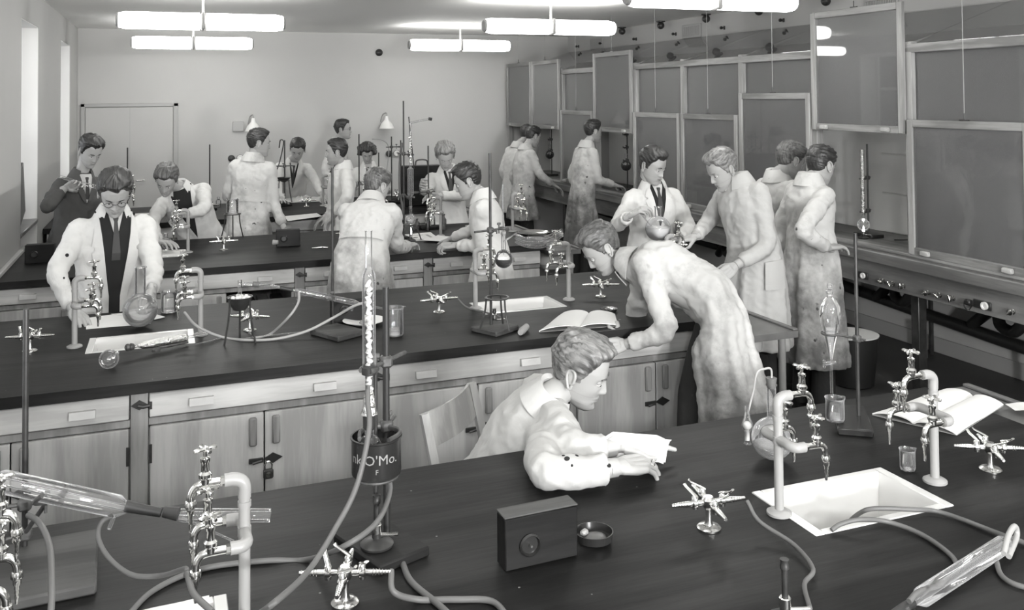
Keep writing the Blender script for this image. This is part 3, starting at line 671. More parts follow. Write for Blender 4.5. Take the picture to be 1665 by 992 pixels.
for bi, xs in enumerate(((.385, 1.35, 2.35), (-.575, .395, 1.37, 2.33), (-.6, .42, 1.37, 2.45), (-.6, .42, 1.40, 2.4))):
    for i, x in enumerate(xs):
        if bi == 3 and i in (0,): continue
        if bi == 2 and i == 0: continue
        use(gas0, (x, BY[bi], .90), [0, .2, -.15, .35][(i+bi) % 4], 'chrome four-way gas tap on the %s, %s' % (BN[bi], GL[bi][i]))

def stand(lab, base_c, bw, bd, h, rod=None, rz=0., r=.0065, mat=m_iron, bmat=m_boxblk):
    """retort stand: base centre, base size, rod height, rod position"""
    t = thing('retort_stand', lab, 'stand', base_c, 'retort stands'); R = Matrix.Rotation(rz, 3, 'Z'); c = V(base_c)
    obj('base', M().box(c+V((0, 0, .014)), (bw, bd, .026), R, .005), bmat, t)
    rp = V(rod) if rod is not None else c
    obj('rod', M().cyl((rp.x, rp.y, c.z+.02), (rp.x, rp.y, c.z+h), r, n=12), mat, t)
    return t, rp
def clamp(t, rp, z, tip, jaw=.03, back=.05, name='clamp', mat=None):
    """arm from the rod to the tip, with a boss head, screws and two curved jaws"""
    mat = mat or m_rust; p = V((rp.x, rp.y, z)); tip = V(tip); d = (tip-p).normalized(); n = d.cross(V((0, 0, 1))).normalized(); m = M()
    m.tube([p-d*back, tip-d*jaw*.9], .0055, 8); m.box(p, (.032, .03, .03), None, .006)
    for s in (-1, 1): m.tube(cr_spline([tip-d*jaw*1.1, tip-d*jaw*.6+n*s*jaw*.85, tip+n*s*jaw, tip+d*jaw*.8+n*s*jaw*.75], 4), .005, 8, flat=1.4)
    c = obj(name, m, mat, t)
    s1 = M().cyl(p+n*.012, p+n*.045, .004).box(p+n*.048, (.007, .007, .026), None, .002); q = tip-d*jaw*1.5
    obj('screw', s1, mat, c); s1 = M()
    s1.cyl(q-V((0, 0, .022)), q+V((0, 0, .022)), .0035).box(q+V((0, 0, .026)), (.02, .006, .012), None, .002)
    obj('screw', s1, mat, c); return c
def ring(t, rp, z, c, r):
    m = M(); c = V(c); m.tube([c+V((r*math.cos(a), r*math.sin(a), 0)) for a in [2*PI*i/24 for i in range(24)]], .004, 8, closed=True)
    p = V((rp.x, rp.y, z)); d = (p-c); d.z = 0; e = c+d.normalized()*r; m.tube([e, p+d.normalized()*.03], .004, 8); m.box(p, (.026, .026, .024), None, .005); obj('ring_clamp', m, m_rust, t)
def flask_m(c, R, neck_r, neck_h, n=28, tilt=None):
    """round-bottomed flask outer skin, c = centre of the bulb"""
    pr = []; a0 = math.asin(neck_r/R)
    for i in range(17): a = PI-(PI-a0)*i/16; pr.append((R*math.sin(a), R*math.cos(a)))
    zt = R*math.cos(a0); pr += [(neck_r, zt+neck_h*.5), (neck_r, zt+neck_h), (neck_r*1.25, zt+neck_h+.003), (neck_r*1.22, zt+neck_h+.007), (neck_r*.9, zt+neck_h+.007), (neck_r*.88, zt+neck_h-.01)]
    return M().lathe(pr, c, tilt or (0, 0, 1), n, shell=True)
def liquid_m(c, R, level, n=24):
    pr = [(.0005, -R*.97)]; lv = level
    a1 = math.acos(max(-1, min(1, lv/R)))
    for i in range(1, 11): a = PI-(PI-a1)*i/10; pr.append((R*.965*math.sin(a), R*.965*math.cos(a)))
    pr.append((.0005, pr[-1][1])); return M().lathe(pr, c, n=n, shell=True)
def beaker(lab, c, r, h, liq=0.0, group='glass beakers'):
    c = V(c)+V((0, 0, .001)); t = thing('beaker', lab, 'beaker', c, group)
    obj('glass', M().lathe([(.001, .002), (r*.9, .002), (r, .008), (r, h*.9), (r*1.08, h), (r*1.1, h+.002), (r*1.02, h-.002), (r*.94, h*.88), (r*.94, .01), (.001, .006)], c, n=28, shell=True).box(c+V((r*1.08, 0, h)), (.016, .012, .003), None, .001), m_glass, t)
    if liq: obj('liquid', M().lathe([(.001, .008), (r*.93, .009), (r*.93, liq), (.001, liq)], c, n=24, shell=True), m_liq, t)
    return t
def hose(lab, pts, r=.0055, mat=None, n=8, grp='rubber hoses', name='rubber_hose'):
    return single(name, M().tube(cr_spline(pts, n), r, 10), mat or m_rubber, lab, 'hose', grp)
def condenser(lab, a, b, r=.021, name='glass_condenser', inner=.008, arms=True, tips=(.06, .06), mat=None):
    a, b = V(a), V(b); d = (b-a).normalized(); L_ = (b-a).length; t = thing(name, lab, 'condenser', (min(a.x, b.x), a.y, min(a.z, b.z)), 'glass condensers')
    obj('jacket', M().lathe([(inner, 0), (inner+.002, .006), (r, .03), (r, L_-.03), (inner+.002, L_-.006), (inner, L_)], a, d, 20, shell=True), mat or m_glass, t)
    obj('inner_tube', M().lathe([(inner, -tips[0]), (inner, L_*.3), (inner*.8, L_*.6), (inner*.8, L_+tips[1])], a, d, 14, shell=True), m_glass, t)
    if arms:
        u = d.cross(V((0, 1, 0))).normalized()
        for f in (.09, .91): p = a+d*L_*f; obj('side_arm', M().tube([p-u*r*.8*(-1 if u.z > 0 else 1)*-1, p-u*(r+.028)*(1 if u.z > 0 else -1)], .005, 10), m_glass, t)
    return t
def burner(lab, c, h=.13, flame=False):
    c = V(c)+V((0, 0, .001)); t = thing('bunsen_burner', lab, 'burner', c, 'gas burners')
    obj('burner_base', M().lathe([(.04, 0), (.042, .006), (.03, .014), (.012, .02), (.012, .035)], c, n=22), m_iron, t)
    obj('burner_tube', M().lathe([(.007, .035), (.007, h-.022), (.010, h-.02), (.010, h-.012), (.0085, h-.008), (.010, h)], c, n=14), m_iron, t)
    obj('air_collar', M().lathe([(.011, .03), (.013, .032), (.013, .052), (.011, .054)], c, n=14), m_brass, t)
    obj('gas_inlet', M().cyl(c+V((.008, 0, .025)), c+V((.05, -.02, .028)), .0045), m_brass, t)
    if flame: obj('flame', M().lathe([(.001, 0), (.008, .012), (.009, .03), (.004, .055), (.0005, .065)], c+V((0, 0, h))), m_flame, t)
    return t
def tripod(lab, c, r, h, rz=.3, group='iron tripods'):
    c = V(c)+V((0, 0, .001)); t = thing('tripod', lab, 'tripod', c, group)
    m = M().tube([c+V((r*math.cos(a), r*math.sin(a), h)) for a in [2*PI*i/20 for i in range(20)]], .006, 6, closed=True, flat=.7); obj('tripod_ring', m, m_iron, t)
    for k in range(3):
        a = rz+k*2*PI/3; e = V((math.cos(a), math.sin(a), 0))
        obj('leg', M().tube(cr_spline([c+e*r*.97+V((0, 0, h)), c+e*r*1.12+V((0, 0, h*.55)), c+e*r*1.55], 4), .0048, 8), m_iron, t)
    return t
def sheet(lab, pts, grp='loose papers', name='paper_sheet', z=.901, thick=.0012, curl=.0, cat='paper'):
    """four corners on a level plane -> a sheet"""
    p = [V(q) for q in pts]; G_ = []
    for i in range(7):
        u = i/6; row = []
        for j in range(7):
            v = j/6; q = lerp(lerp(p[0], p[1], u), lerp(p[3], p[2], u), v); q = q.copy(); q.z = z+thick+curl*(u**3)*(1-abs(v-.5))+.001*math.sin(5*u+3*v)**2; row.append(q)
        G_.append(row)
    return single(name, M().grid(G_, thick), m_paper, lab, cat, grp)
def notebook(lab, corners, z=.901, grp='open notebooks', lift=.018, hump=.5):
    """corners a,b (far edge left,right) c,d (near edge right,left); fold runs from far to near in the middle"""
    p = [V(q) for q in corners]; cen = (p[0]+p[1]+p[2]+p[3])/4; t = thing('open_notebook', lab, 'notebook', (cen.x, cen.y, z), grp)
    for side, (u0, u1) in (('left', (0, .5)), ('right', (.5, 1))):
        G_ = []
        for i in range(13):
            u = lerp(u0, u1, i/12); s = abs(u-.5)*2; row = []
            for j in range(6):
                v = j/5; q = lerp(lerp(p[0], p[1], u), lerp(p[3], p[2], u), v).copy(); q.z = z+.006+lift*math.sin(PI*min(1, s*1.0))**.6*(1-.35*s)+.002*math.sin(7*v+3*u); row.append(q)
            G_.append(row)
        obj('page', M().grid(G_, .004), m_paper, t)
    G_ = [[lerp(lerp(p[0], p[1], u), lerp(p[3], p[2], u), v)*1.0 for v in (0, 1)] for u in (0, .5, 1)]
    for r_ in G_:
        for q in r_: q.z = z+.002
    obj('cover', M().grid(G_, .0015), m_pipe, t, smooth=False); return t

# ---------------- nearest bench
tA = thing('paper_sheet', '', 'paper'); bpy.data.objects.remove(tA)
# left: stand with clamp and slanting condenser
rp = PZ(40, 905)
st, rp = stand('tall retort stand on a wooden base at the left picture edge', (PZ(30, 950).x+.02, PZ(30, 950).y+.02, .9), .30, .30, .62, rp, .05, .0072, bmat=m_boxtop)
cA = PY(-20, 778, 2.42); cB = PY(212, 828, 2.42)
condenser('wide glass condenser slanting down past the left retort stand', cA, cB, .026, tips=(.02, .0), inner=.009)
tipc = lerp(cA, cB, .45)
clamp(st, rp, PY(40, 868, rp.y).z, lerp(cA, cB, .43)+V((0, 0, -.01)), .032)
clamp(st, rp, PY(40, 820, rp.y).z, V((rp.x-.10, rp.y, PY(40, 820, rp.y).z)), .02)
a = PY(205, 823, 2.42); b_ = PY(262, 834, 2.40)
single('black_rubber_sleeve', M().tube([a, b_], [.014, .0105], 14), m_rubberB, 'black rubber sleeve joining the slanting condenser to a glass tube', 'sleeve')
c_ = PY(262, 834, 2.40); d_ = PY(425, 862, 2.36)
gt = thing('glass_adapter', 'long glass tube with a black stopper behind the left tap stand', 'glass tube', c_)
obj('tube', M().tube([c_, PY(300, 838, 2.38), PY(440, 838, 2.36)], [.004, .016, .016], 14, caps=False), m_glass, gt)
obj('stopper', M().tube([PY(266, 832, 2.39), PY(290, 836, 2.38)], [.013, .016], 14), m_rubberB, gt)
obj('thin_tube', M().tube([PY(296, 842, 2.38), PY(380, 880, 2.34)], .003, 8), m_glass, gt)
P9 = lambda px, py, h=.008: PZ(px, py, .9+h)
hose('thin grey hose looping from the slanting condenser to the left tap', [PY(183, 838, 2.42), PY(165, 850, 2.42), PY(160, 875, 2.38), PY(178, 908, 2.32), PY(215, 935, 2.25), PY(262, 936, 2.2), PY(300, 925, 2.12), V((.045, 2.10, 1.035))])
hose('grey hose hanging down from the left stand towards the picture corner', [PY(46, 838, 2.4), PY(64, 850, 2.3), PY(80, 885, 2.2), PY(84, 940, 2.05), PY(82, 1000, 1.98), PY(70, 1040, 1.95)], .0065)
hose('dark hose lying in a long curve across the foreground', [PZ(200, 1010, .907), PZ(250, 960, .907), PZ(330, 925, .907), PZ(430, 912, .907), PZ(500, 910, .907), PY(560, 888, 2.16), PY(612, 850, 2.2), PY(634, 800, 2.27), PY(628, 765, 2.3), PY(617, 722, 2.3)], .0065)
hose('dark hose hanging below the left tap stand', [V((.045, 2.10, 1.03)), PY(305, 935, 2.05), PY(315, 965, 2.0), PY(345, 995, 1.95)], .0065)
hose('long grey hose swinging down from the oil bath column to the picture bottom', [PY(600, 600, 2.30), PY(598, 650, 2.26), PY(600, 700, 2.2), PY(580, 790, 2.15), PY(545, 860, 2.1), PY(500, 930, 2.0), PY(440, 985, 1.85), PZ(400, 1010, .91)], .0065)
hose('thick grey hose curling from the stand base to the bottom edge', [V((.50, 2.26, .915)), PZ(648, 905, .91), PZ(668, 945, .908), PZ(715, 985, .908), PZ(760, 1030, .908)], .0075)
hose('grey hose from the gas tap running right along the bottom edge', [V((.385+.10, BY[0]-.03, .97)), PY(640, 962, 2.03), PZ(680, 975, .908), PZ(740, 975, .907), PZ(800, 978, .907), PZ(830, 1010, .907)], .007)
# stand with oil bath
st2, rp2 = stand('retort stand carrying the oil bath tin and glass column, dark base', (.515, 2.31, .9), .15, .22, .66, (.535, 2.33, .9), .35, .009, mat=m_black)
obj('second_rod', M().cyl((.50, 2.30, .92), (.50, 2.30, 1.36), .0055), m_iron, st2)
bc = PY(612, 735, 2.33); cz = bc.z
can = thing('oil_bath_tin', 'dark lettered tin used as an oil bath, hung on the stand in the foreground', 'tin', (PY(612, 735, 2.28).x, 2.28, PY(610, 768, 2.28).z))
cc = V(can.location); r_, h_ = .062, .092
obj('tin_body', M().lathe([(.001, .002), (r_-.004, .002), (r_-.001, 0), (r_, .006), (r_, h_-.006), (r_+.003, h_-.003), (r_+.003, h_), (r_-.002, h_), (r_-.002, .004)], cc, n=36, shell=True), m_tin, can)
obj('oil', M().lathe([(.001, h_*.72), (r_-.003, h_*.72)], cc, n=30, shell=True), m_dliq, can)
def curved_text(txt, size, z, phi0, c, r, mat, parent, name='lettering'):
    cu_ = bpy.data.curves.new('t', 'FONT'); cu_.body = txt; cu_.size = size; cu_.extrude = 0; cu_.align_x = 'CENTER'; cu_.resolution_u = 2
    to = bpy.data.objects.new('t', cu_); COL.objects.link(to); bpy.context.view_layer.update()
    me = bpy.data.meshes.new_from_object(to.evaluated_get(bpy.context.evaluated_depsgraph_get())); bpy.data.objects.remove(to)
    m = M(); vs = []
    for v in me.vertices: a = phi0+v.co.x/r; vs.append(V((c[0]+(r+.0008)*math.cos(a), c[1]+(r+.0008)*math.sin(a), c[2]+z+v.co.y)))
    m.add(vs, [tuple(p.vertices) for p in me.polygons]); bpy.data.meshes.remove(me)
    return obj(name, m, mat, parent, smooth=False)
ph = math.atan2(-cc.y, -cc.x)
m_letter = plain('pale_print', .24, .6)
curved_text("nk.O'Mo.", .034, .040, ph-.12, cc, r_, m_letter, can); curved_text("F", .017, .018, ph+.02, cc, r_, m_letter, can)
clamp(st2, rp2, cc.z+h_+.002, (rp2.x-.03, rp2.y-.05, cc.z+h_+.002), .05, .07)
ring(st2, rp2, cc.z-.006, cc+V((0, 0, -.008)), r_*.85)
fl = thing('oil_bath_flask', 'small flask neck wrapped in foil standing in the oil bath tin', 'flask', cc+V((-.015, 0, .03)))
fc = cc+V((-.018, -.002, .066)); obj('bulb', flask_m(fc, .030, .011, .045, 20), m_glass, fl)
obj('joint', M().lathe([(.012, 0), (.016, .004), (.016, .034), (.012, .038)], fc+V((0, 0, .044)), n=16), m_rubberB, fl)
obj('foil_wrap', M().lathe([(.022, 0), (.017, .012), (.012, .05), (.009, .062)], fc+V((0, 0, .082)), n=9), m_foil, fl)
# glass column above
x0 = fc+V((0, 0, .14)); top = PY(597, 375, 2.30)
col = thing('distillation_column', 'tall glass distillation column standing above the oil bath, foreground', 'glass column', x0)
zz = [x0.z, PY(596, 600, 2.3).z, PY(596, 590, 2.3).z, PY(596, 455, 2.3).z, PY(596, 432, 2.3).z, top.z]
obj('lower_tube', M().lathe([(.010, 0), (.010, zz[1]-zz[0])], (x0.x, x0.y, zz[0]), n=16, shell=True), m_glass, col)
obj('inner_beads', M().tube([(x0.x+.004*math.sin(i*1.7), x0.y+.004*math.cos(i*2.1), lerp(zz[0], zz[3], i/60)) for i in range(61)], [.0055+.002*math.sin(i*2.4) for i in range(61)], 8), m_bead, col)
topx = top.x
obj('jacket', M().lathe([(.010, 0), (.0165, .012), (.0165, zz[3]-zz[1]), (.0165, zz[4]-zz[1]-.02), (.008, zz[4]-zz[1])], (x0.x, x0.y, zz[1]), n=20, shell=True), m_glass, col)
obj('top_tube', M().lathe([(.009, 0), (.009, zz[5]-zz[4]), (.010, zz[5]-zz[4]+.003)], (x0.x, x0.y, zz[4]), n=16, shell=True), m_glass, col)
obj('black_joint', M().lathe([(.011, 0), (.019, .004), (.019, .022), (.011, .026)], (x0.x, x0.y, zz[1]-.01), n=16), m_rubberB, col)
clamp(st2, rp2, zz[1]+.005, (x0.x, x0.y, zz[1]+.005), .02, .09)
burner('small burner standing under the oil bath tin', (cc.x+.0, cc.y, .9+.028), .125)
# black wooden box with a socket, ash tray
bx = thing('black_wooden_box', 'black wooden box with a round socket in its front, centre foreground', 'box', PZ(880, 915))
a = PZ(822, 932); b_ = PZ(940, 905); dv = (b_-a); dv.z = 0; L_ = dv.length; rz = math.atan2(dv.y, dv.x); R = Matrix.Rotation(rz, 3, 'Z'); nn = V((-math.sin(rz), math.cos(rz), 0)); mid = (a+b_)/2
hb = .125; obj('case', M().box(mid+nn*.028+V((0, 0, hb/2+.001)), (L_, .055, hb), R, .003), m_boxblk, bx)
obj('painted_lit_top', M().box(mid+nn*.028+V((0, 0, hb+.0035)), (L_+.002, .057, .004), R, .0015), m_boxtop, bx)  # lighter colour paints in the light falling on the box top
sc = mid-R @ V((L_*.17, 0, 0))+V((0, 0, .055))
s_ = obj('socket', M().lathe([(.028, 0), (.028, .004), (.024, .008), (.022, .004), (.020, -.004), (.001, -.004)], sc-nn*.0005, -nn, 28), m_tin, bx)
obj('socket_pin', M().cyl(sc-nn*.002, sc-nn*.012, .003, n=8), m_brass, s_)
t = thing('ash_tray', 'round dark glass dish with ash, behind the black box', 'dish', PZ(966, 884)); c = PZ(966, 880)+V((0, 0, .001))
obj('dish', M().lathe([(.001, .002), (.04, .001), (.047, .006), (.050, .026), (.047, .026), (.043, .009), (.001, .008)], c, n=28, shell=True), m_tin, t)
obj('ash', M().ball(c+V((.002, 0, .010)), (.03, .026, .006)), m_slab, t); obj('ember_stub', M().box(c+V((-.022, .012, .02)), (.022, .016, .014), Matrix.Rotation(.5, 3, 'Z'), .004), m_pipe, t)
# single burner at the bottom edge and its hose
burner('slim burner standing alone at the bottom edge of the picture', PZ(1277, 1012), .135)
bb = PZ(1277, 1012)
hose('dark hose curving from the middle gas tap down to the slim burner', [V((1.35+.10, 2.07, .968)), PY(1235, 848, 2.02), PY(1290, 885, 1.92), PZ(1322, 925, .915), PZ(1308, 950, .912), V((bb.x+.05, bb.y-.02, .93))], .0055)
# round flask with tubing, drying bulb
fcn = PZ(1256, 747); R_ = .064; fcn.z = .9+R_+.002
t = thing('round_flask', 'large round flask with a long stoppered neck behind the right tap stand', 'flask', (fcn.x, fcn.y, .9), 'round flasks')
obj('flask_glass', flask_m(fcn, R_, .014, .10, 30), m_glass, t); obj('liquid', liquid_m(fcn, R_, -.02), m_liq, t)
obj('stopper', M().lathe([(.0125, -.012), (.017, .016), (.017, .02)], fcn+V((0, 0, R_+.105))), m_rubber, t)
q = fcn+V((0, 0, R_+.12)); e2 = PY(1216, 672, fcn.y)
hose('thin curved tube from the flask stopper to the drying bulb', [q+V((.0, 0, -.02)), q+V((0, 0, .03)), PY(1243, 600, fcn.y), PY(1231, 606, fcn.y), PY(1225, 635, fcn.y), e2], .0035, m_rubberL, grp=None)
t = thing('drying_bulb', 'small glass drying bulb hanging left of the round flask', 'glass bulb', PY(1213, 725, fcn.y))
obj('bulb', M().lathe([(.006, .06), (.007, .04), (.010, .025), (.016, .008), (.017, 0), (.014, -.012), (.009, -.02), (.008, -.05), (.012, -.056)], PY(1215, 692, fcn.y), n=18, shell=True), m_glass, t)
obj('cotton_fill', M().ball(PY(1215, 692, fcn.y), (.0135, .0135, .013)).cyl(PY(1215, 692, fcn.y)+V((0, 0, -.012)), PY(1215, 692, fcn.y)+V((0, 0, -.045)), .0065), m_paper, t)
# stand with separating funnel and beaker
st3, rp3 = stand('retort stand with a black base holding the separating funnel at right', (PZ(1385, 690).x, PZ(1385, 690).y, .9), .25, .115, .66, PZ(1396, 688), .95, .0065, bmat=m_tin)
fy = 2.66; fx = PY(1350, 520, fy)
t = thing('separating_funnel', 'pear shaped separating funnel held above a beaker at right', 'funnel', PY(1352, 640, fy))
zt_, zb_ = PY(1350, 490, fy).z, PY(1350, 585, fy).z; hh = zt_-zb_
pf = [(.005, 0), (.010, hh*.12), (.022, hh*.38), (.032, hh*.60), (.0375, hh*.78), (.034, hh*.92), (.022, hh*1.02), (.012, hh*1.07), (.011, hh*1.14), (.014, hh*1.15)]
obj('glass_body', M().lathe(pf, (fx.x, fy, zb_), n=28, shell=True), m_glass, t)
obj('liquid', M().lathe([(.001, .002), (.009, hh*.12), (.021, hh*.38), (.028, hh*.52), (.001, hh*.52)], (fx.x, fy, zb_), n=24, shell=True), m_liq, t)
obj('stopper', M().lathe([(.010, -.01), (.013, 0), (.014, .006), (.007, .01), (.007, .014), (.011, .022), (.008, .031), (.001, .033)], (fx.x, fy, zb_+hh*1.15), n=14), m_glass, t)
obj('stopcock', M().cyl((fx.x-.026, fy, zb_-.012), (fx.x+.02, fy, zb_-.012), .0075, .0055).box((fx.x-.03, fy, zb_-.012), (.008, .012, .03), None, .003), m_glass, t)
obj('stem', M().tube([(fx.x, fy, zb_), (fx.x, fy, zb_-.02), (fx.x+.001, fy, PY(1352, 640, fy).z)], .0048, 10, caps=False), m_glass, t)
ring(st3, rp3, zb_+hh*.45, (fx.x, fy, zb_+hh*.45), .030)
beaker('beaker on the stand base under the separating funnel', (PZ(1358, 684, .93).x, PZ(1358, 684, .93).y, .928), .031, .078, .02)
beaker('small empty beaker between the sink and the right tap stand', PZ(1476, 765), .0225, .062, 0)
nbk = notebook('large open notebook at the far right of the nearest bench', [PZ(1535, 636), PZ(1632, 661), PZ(1556, 709), PZ(1418, 676)])
sheet('grey loose sheet at the right picture edge behind the open notebook', [PZ(1634, 658), PZ(1690, 652), PZ(1700, 668), PZ(1650, 668)])
sheet('white sheet cut by the bottom edge at left', [PZ(205, 1000), PZ(340, 970), PZ(345, 1005), PZ(230, 1040)])
# condenser lying at lower right, hoses to the sink
cA = PZ(1488, 978, .925); cB = PZ(1640, 880, .925)
condenser('glass condenser lying on the nearest bench at the lower right corner', cA, cB, .021, tips=(.05, .02), arms=False)
hose('dark rubber end of the lying condenser at the bottom edge', [PZ(1440, 1010, .92), PZ(1470, 988, .925), cA+(cA-cB).normalized()*.01], .010, m_rubberB)
hose('grey hose from the near corner of the sink to the lying condenser', [PZ(1352, 862, .9075), PZ(1368, 852, .918), PZ(1400, 845, .928), PZ(1445, 849, .914), PZ(1500, 870, .908), PZ(1548, 905, .908), PZ(1553, 930, .908), PZ(1530, 950, .92), PZ(1495, 962, .945), PZ(1478, 978, .94)], .0062)
hose('grey hose from the sink rim to the upper end of the lying condenser', [V((1.76, 2.06, .85)), V((1.775, 2.02, .90)), V((1.80, 1.985, .925)), PZ(1490, 829, .922), PZ(1520, 831, .912), PZ(1560, 843, .908), PZ(1625, 868, .910), PZ(1670, 884, .91)], .0062)
hose('bent glass-ended hose standing at the upper end of the condenser', [PZ(1632, 900, .93), PZ(1640, 870, .95), PZ(1650, 856, .955), PZ(1653, 872, .93), PZ(1640, 905, .915)], .007, m_rubberL)
hose('grey hose leaving under the condenser to the right edge', [PZ(1620, 912, .91), PZ(1628, 935, .908), PZ(1650, 950, .908), PZ(1690, 960, .908)], .0062)

# ---------------- second bench
t = thing('round_flask', 'round flask of pale liquid standing on papers before the man with glasses', 'flask', PZ(228, 534), 'round flasks'); c = PZ(228, 532); c.z = .9+.087
obj('flask_glass', flask_m(c, .084, .026, .13, 30), m_glass, t); obj('liquid', liquid_m(c, .084, -.005), m_liq, t)
beaker('beaker at the back edge of the second bench beside the man with glasses', PZ(275, 508), .042, .11, .0)
sheet('white sheet under the round flask on the second bench', [PZ(140, 518), PZ(222, 507), PZ(245, 527), PZ(140, 536)]); sheet('second white sheet right of the round flask', [PZ(180, 512), PZ(240, 508), PZ(268, 517), PZ(252, 521)], z=.9035)
# lying distilling flask with foil wrapped column
t = thing('lying_distilling_flask', 'small distilling flask with a foil wrapped column lying on the second bench', 'flask', PZ(180, 605)); c = PZ(177, 600); c.z = .9+.042; q = PZ(203, 583); e = PZ(322, 556); e.z = .93; q.z = .945; d = (e-q).normalized()
obj('bulb', flask_m(c, .040, .011, .03, 24, tilt=(q-c).normalized()), m_glass, t)
obj('taped_joint', M().lathe([(.011, 0), (.015, .004), (.016, .012), (.012, .018), (.016, .024), (.015, .034), (.011, .038)], lerp(c, q, 1.05), d, 14), m_rust, t)
obj('foil_column', M().tube([q+d*.06, q+d*.085, q+d*.12, q+d*.20, q+d*.29, q+d*.30], [.006, .017, .019, .019, .019, .01], 11), m_foil, t)
obj('neck', M().tube([q, q+d*.40], .006, 10), m_glass, t)
obj('iron_clamp', M().tube(cr_spline([q+d*.13+V((0, -.04, -.024)), q+d*.16+V((0, -.015, -.02)), q+d*.2+V((0, -.03, -.018)), q+d*.3+V((0, -.01, -.02))], 4), .006, 8).box(q+d*.15+V((0, -.03, -.024)), (.03, .02, .016), None, .003), m_rust, t)
hose('thin thermometer lying between the flask and the tripod', [PZ(318, 560, .915), PZ(360, 550, .908)], .003, m_glass, 2, None, 'thermometer')
# tripod with funnel and flask
c = PZ(390, 556); tp = tripod('tall black tripod with a bowl on the second bench', c, .052, .205, -.6)
t = thing('bowl_with_funnel', 'round iron bowl of pale lumps with a glass tube on the tall tripod', 'bowl', c+V((0, 0, .15)))
obj('bowl', M().lathe([(.001, .155), (.028, .16), (.045, .18), (.056, .212), (.060, .213), (.050, .182), (.03, .152), (.001, .148)], c, n=24, shell=True), m_iron, t)
lm = M(); rnd = random.Random(4)
for i in range(14): a_ = i*2.4; rr = .042*math.sqrt(i/14); lm.ball(c+V((rr*math.cos(a_), rr*math.sin(a_), .205+rnd.random()*.008)), (.011, .010, .009), 8, 6)
obj('lumps', lm, m_paper, t, kind='stuff'); obj('glass_tube', M().lathe([(.009, .21), (.0095, .29), (.011, .292)], c, n=14, shell=True), m_glass, t)
hose('long pale hose sweeping across the second bench below the slanting condenser', [PY(300, 508, 4.7), PY(320, 530, 4.6), PZ(360, 548, .906), PZ(400, 553, .906), PZ(450, 551, .908), PZ(500, 538, .93), PY(545, 515, 4.5), PY(575, 498, 4.45), PY(600, 490, 4.42)], .0065, m_rubberL, grp='pale hoses')
hose('pale hose curving down from the elbow of the slanting condenser', [PY(486, 475, 4.55), PY(485, 492, 4.5), PY(470, 515, 4.45), PZ(440, 543, .91), PZ(415, 550, .907)], .006, m_rubberL, grp='pale hoses')
hose('glass tube with a dark collar lying on the second bench', [PZ(400, 550, .908), PZ(488, 540, .908)], .0035, m_glass, 2, None, 'glass_tube')
# slanting condenser on a stand
st4, rp4 = stand('retort stand with the slanting condenser on the second bench', ((PZ(549, 545)).x, PZ(549, 545).y, .9), .17, .22, .80, PZ(541, 533), .5, .0065, bmat=m_boxtop)
cy = rp4.y-.03; cA = PY(478, 472, cy); cB = PY(585, 494, cy)
condenser('slanting glass condenser clamped behind the tall column on the second bench', cA, cB, .014, tips=(.02, .16), inner=.006)
clamp(st4, rp4, PY(541, 484, rp4.y).z, lerp(cA, cB, .55), .018)
t = thing('side_arm_adapter', 'glass adapter with a black stopper leading into the slanting condenser', 'glass tube', PY(400, 465, cy))
obj('adapter_tube', M().tube([PY(388, 462, cy), PY(440, 464, cy), PY(456, 468, cy)], [.009, .009, .006], 12, caps=False), m_glass, t)
obj('stopper', M().tube([PY(411, 462, cy), PY(421, 463, cy)], [.013, .013], 12), m_rubber, t); obj('rubber_sleeve', M().tube([PY(456, 468, cy), PY(476, 472, cy)], [.010, .009], 12), m_rubberB, t)
c = PZ(592, 527); t = thing('white_plate', 'white enamel plate behind the glass column on the second bench', 'plate', c)
obj('plate', M().lathe([(.001, .003), (.06, .003), (.105, .020), (.108, .022), (.103, .022), (.06, .006), (.001, .006)], c, n=32, shell=True), m_white, t)
mm = M()
for i in range(9): a_ = i*2.4; mm.ball(c+V((.04*math.cos(a_)*i/9, .04*math.sin(a_)*i/9, .01)), (.010, .008, .005), 8, 5)
obj('crumbs', mm, m_cork, t, kind='stuff')
beaker('tall beaker just right of the glass column on the second bench', PZ(641, 546), .044, .135, .03)
c = PZ(562, 528); t = thing('black_wooden_box', 'small black socket box behind the white plate', 'box', c, 'black socket boxes')
obj('case', M().box(c+V((.02, .06, .06)), (.17, .05, .115), None, .003), m_boxblk, t); obj('socket', M().lathe([(.026, 0), (.026, .006), (.018, .01), (.012, .002)], c+V((-.0, .034, .065)), (0, -1, 0)), m_tin, t)
# stand with flask of dark liquid, tripod, burner
st5, rp5 = stand('tall retort stand with the flask of dark liquid on the second bench', (PZ(808, 541).x, PZ(808, 541).y+.03, .9), .17, .17, .87, PZ(803, 540)+V((0, .04, 0)), .5, .0068, bmat=m_boxtop)
fy = rp5.y+.03; fcc = PY(819, 421, fy); 
t = thing('round_flask', 'clamped round flask half full of dark liquid above the second bench', 'flask', fcc-V((0, 0, .045)), 'round flasks')
obj('flask_glass', flask_m(fcc, .046, .0115, .075, 26), m_glass, t); obj('liquid', liquid_m(fcc, .046, .002), m_dliq, t)
obj('stopper', M().lathe([(.010, -.008), (.013, .014)], fcc+V((0, 0, .122))), m_cork, t); obj('thermometer', M().cyl(fcc+V((0, 0, .02)), (fcc.x, fcc.y, PY(818, 300, fy).z), .0035, n=8), m_glass, t)
clamp(st5, rp5, PY(801, 374, rp5.y).z, fcc+V((0, 0, PY(801, 374, rp5.y).z-fcc.z)), .02, .10)
obj('side_tube', M().tube([fcc+V((0, 0, .085)), PY(838, 380, fy), PY(850, 385, fy)], .004, 8), m_glass, t)
tr_c = V((PZ(810, 543).x, PZ(810, 543).y+.01, .9+.027)); tripod('squat black tripod on the base of the tall stand', tr_c, .055, .145, .9)
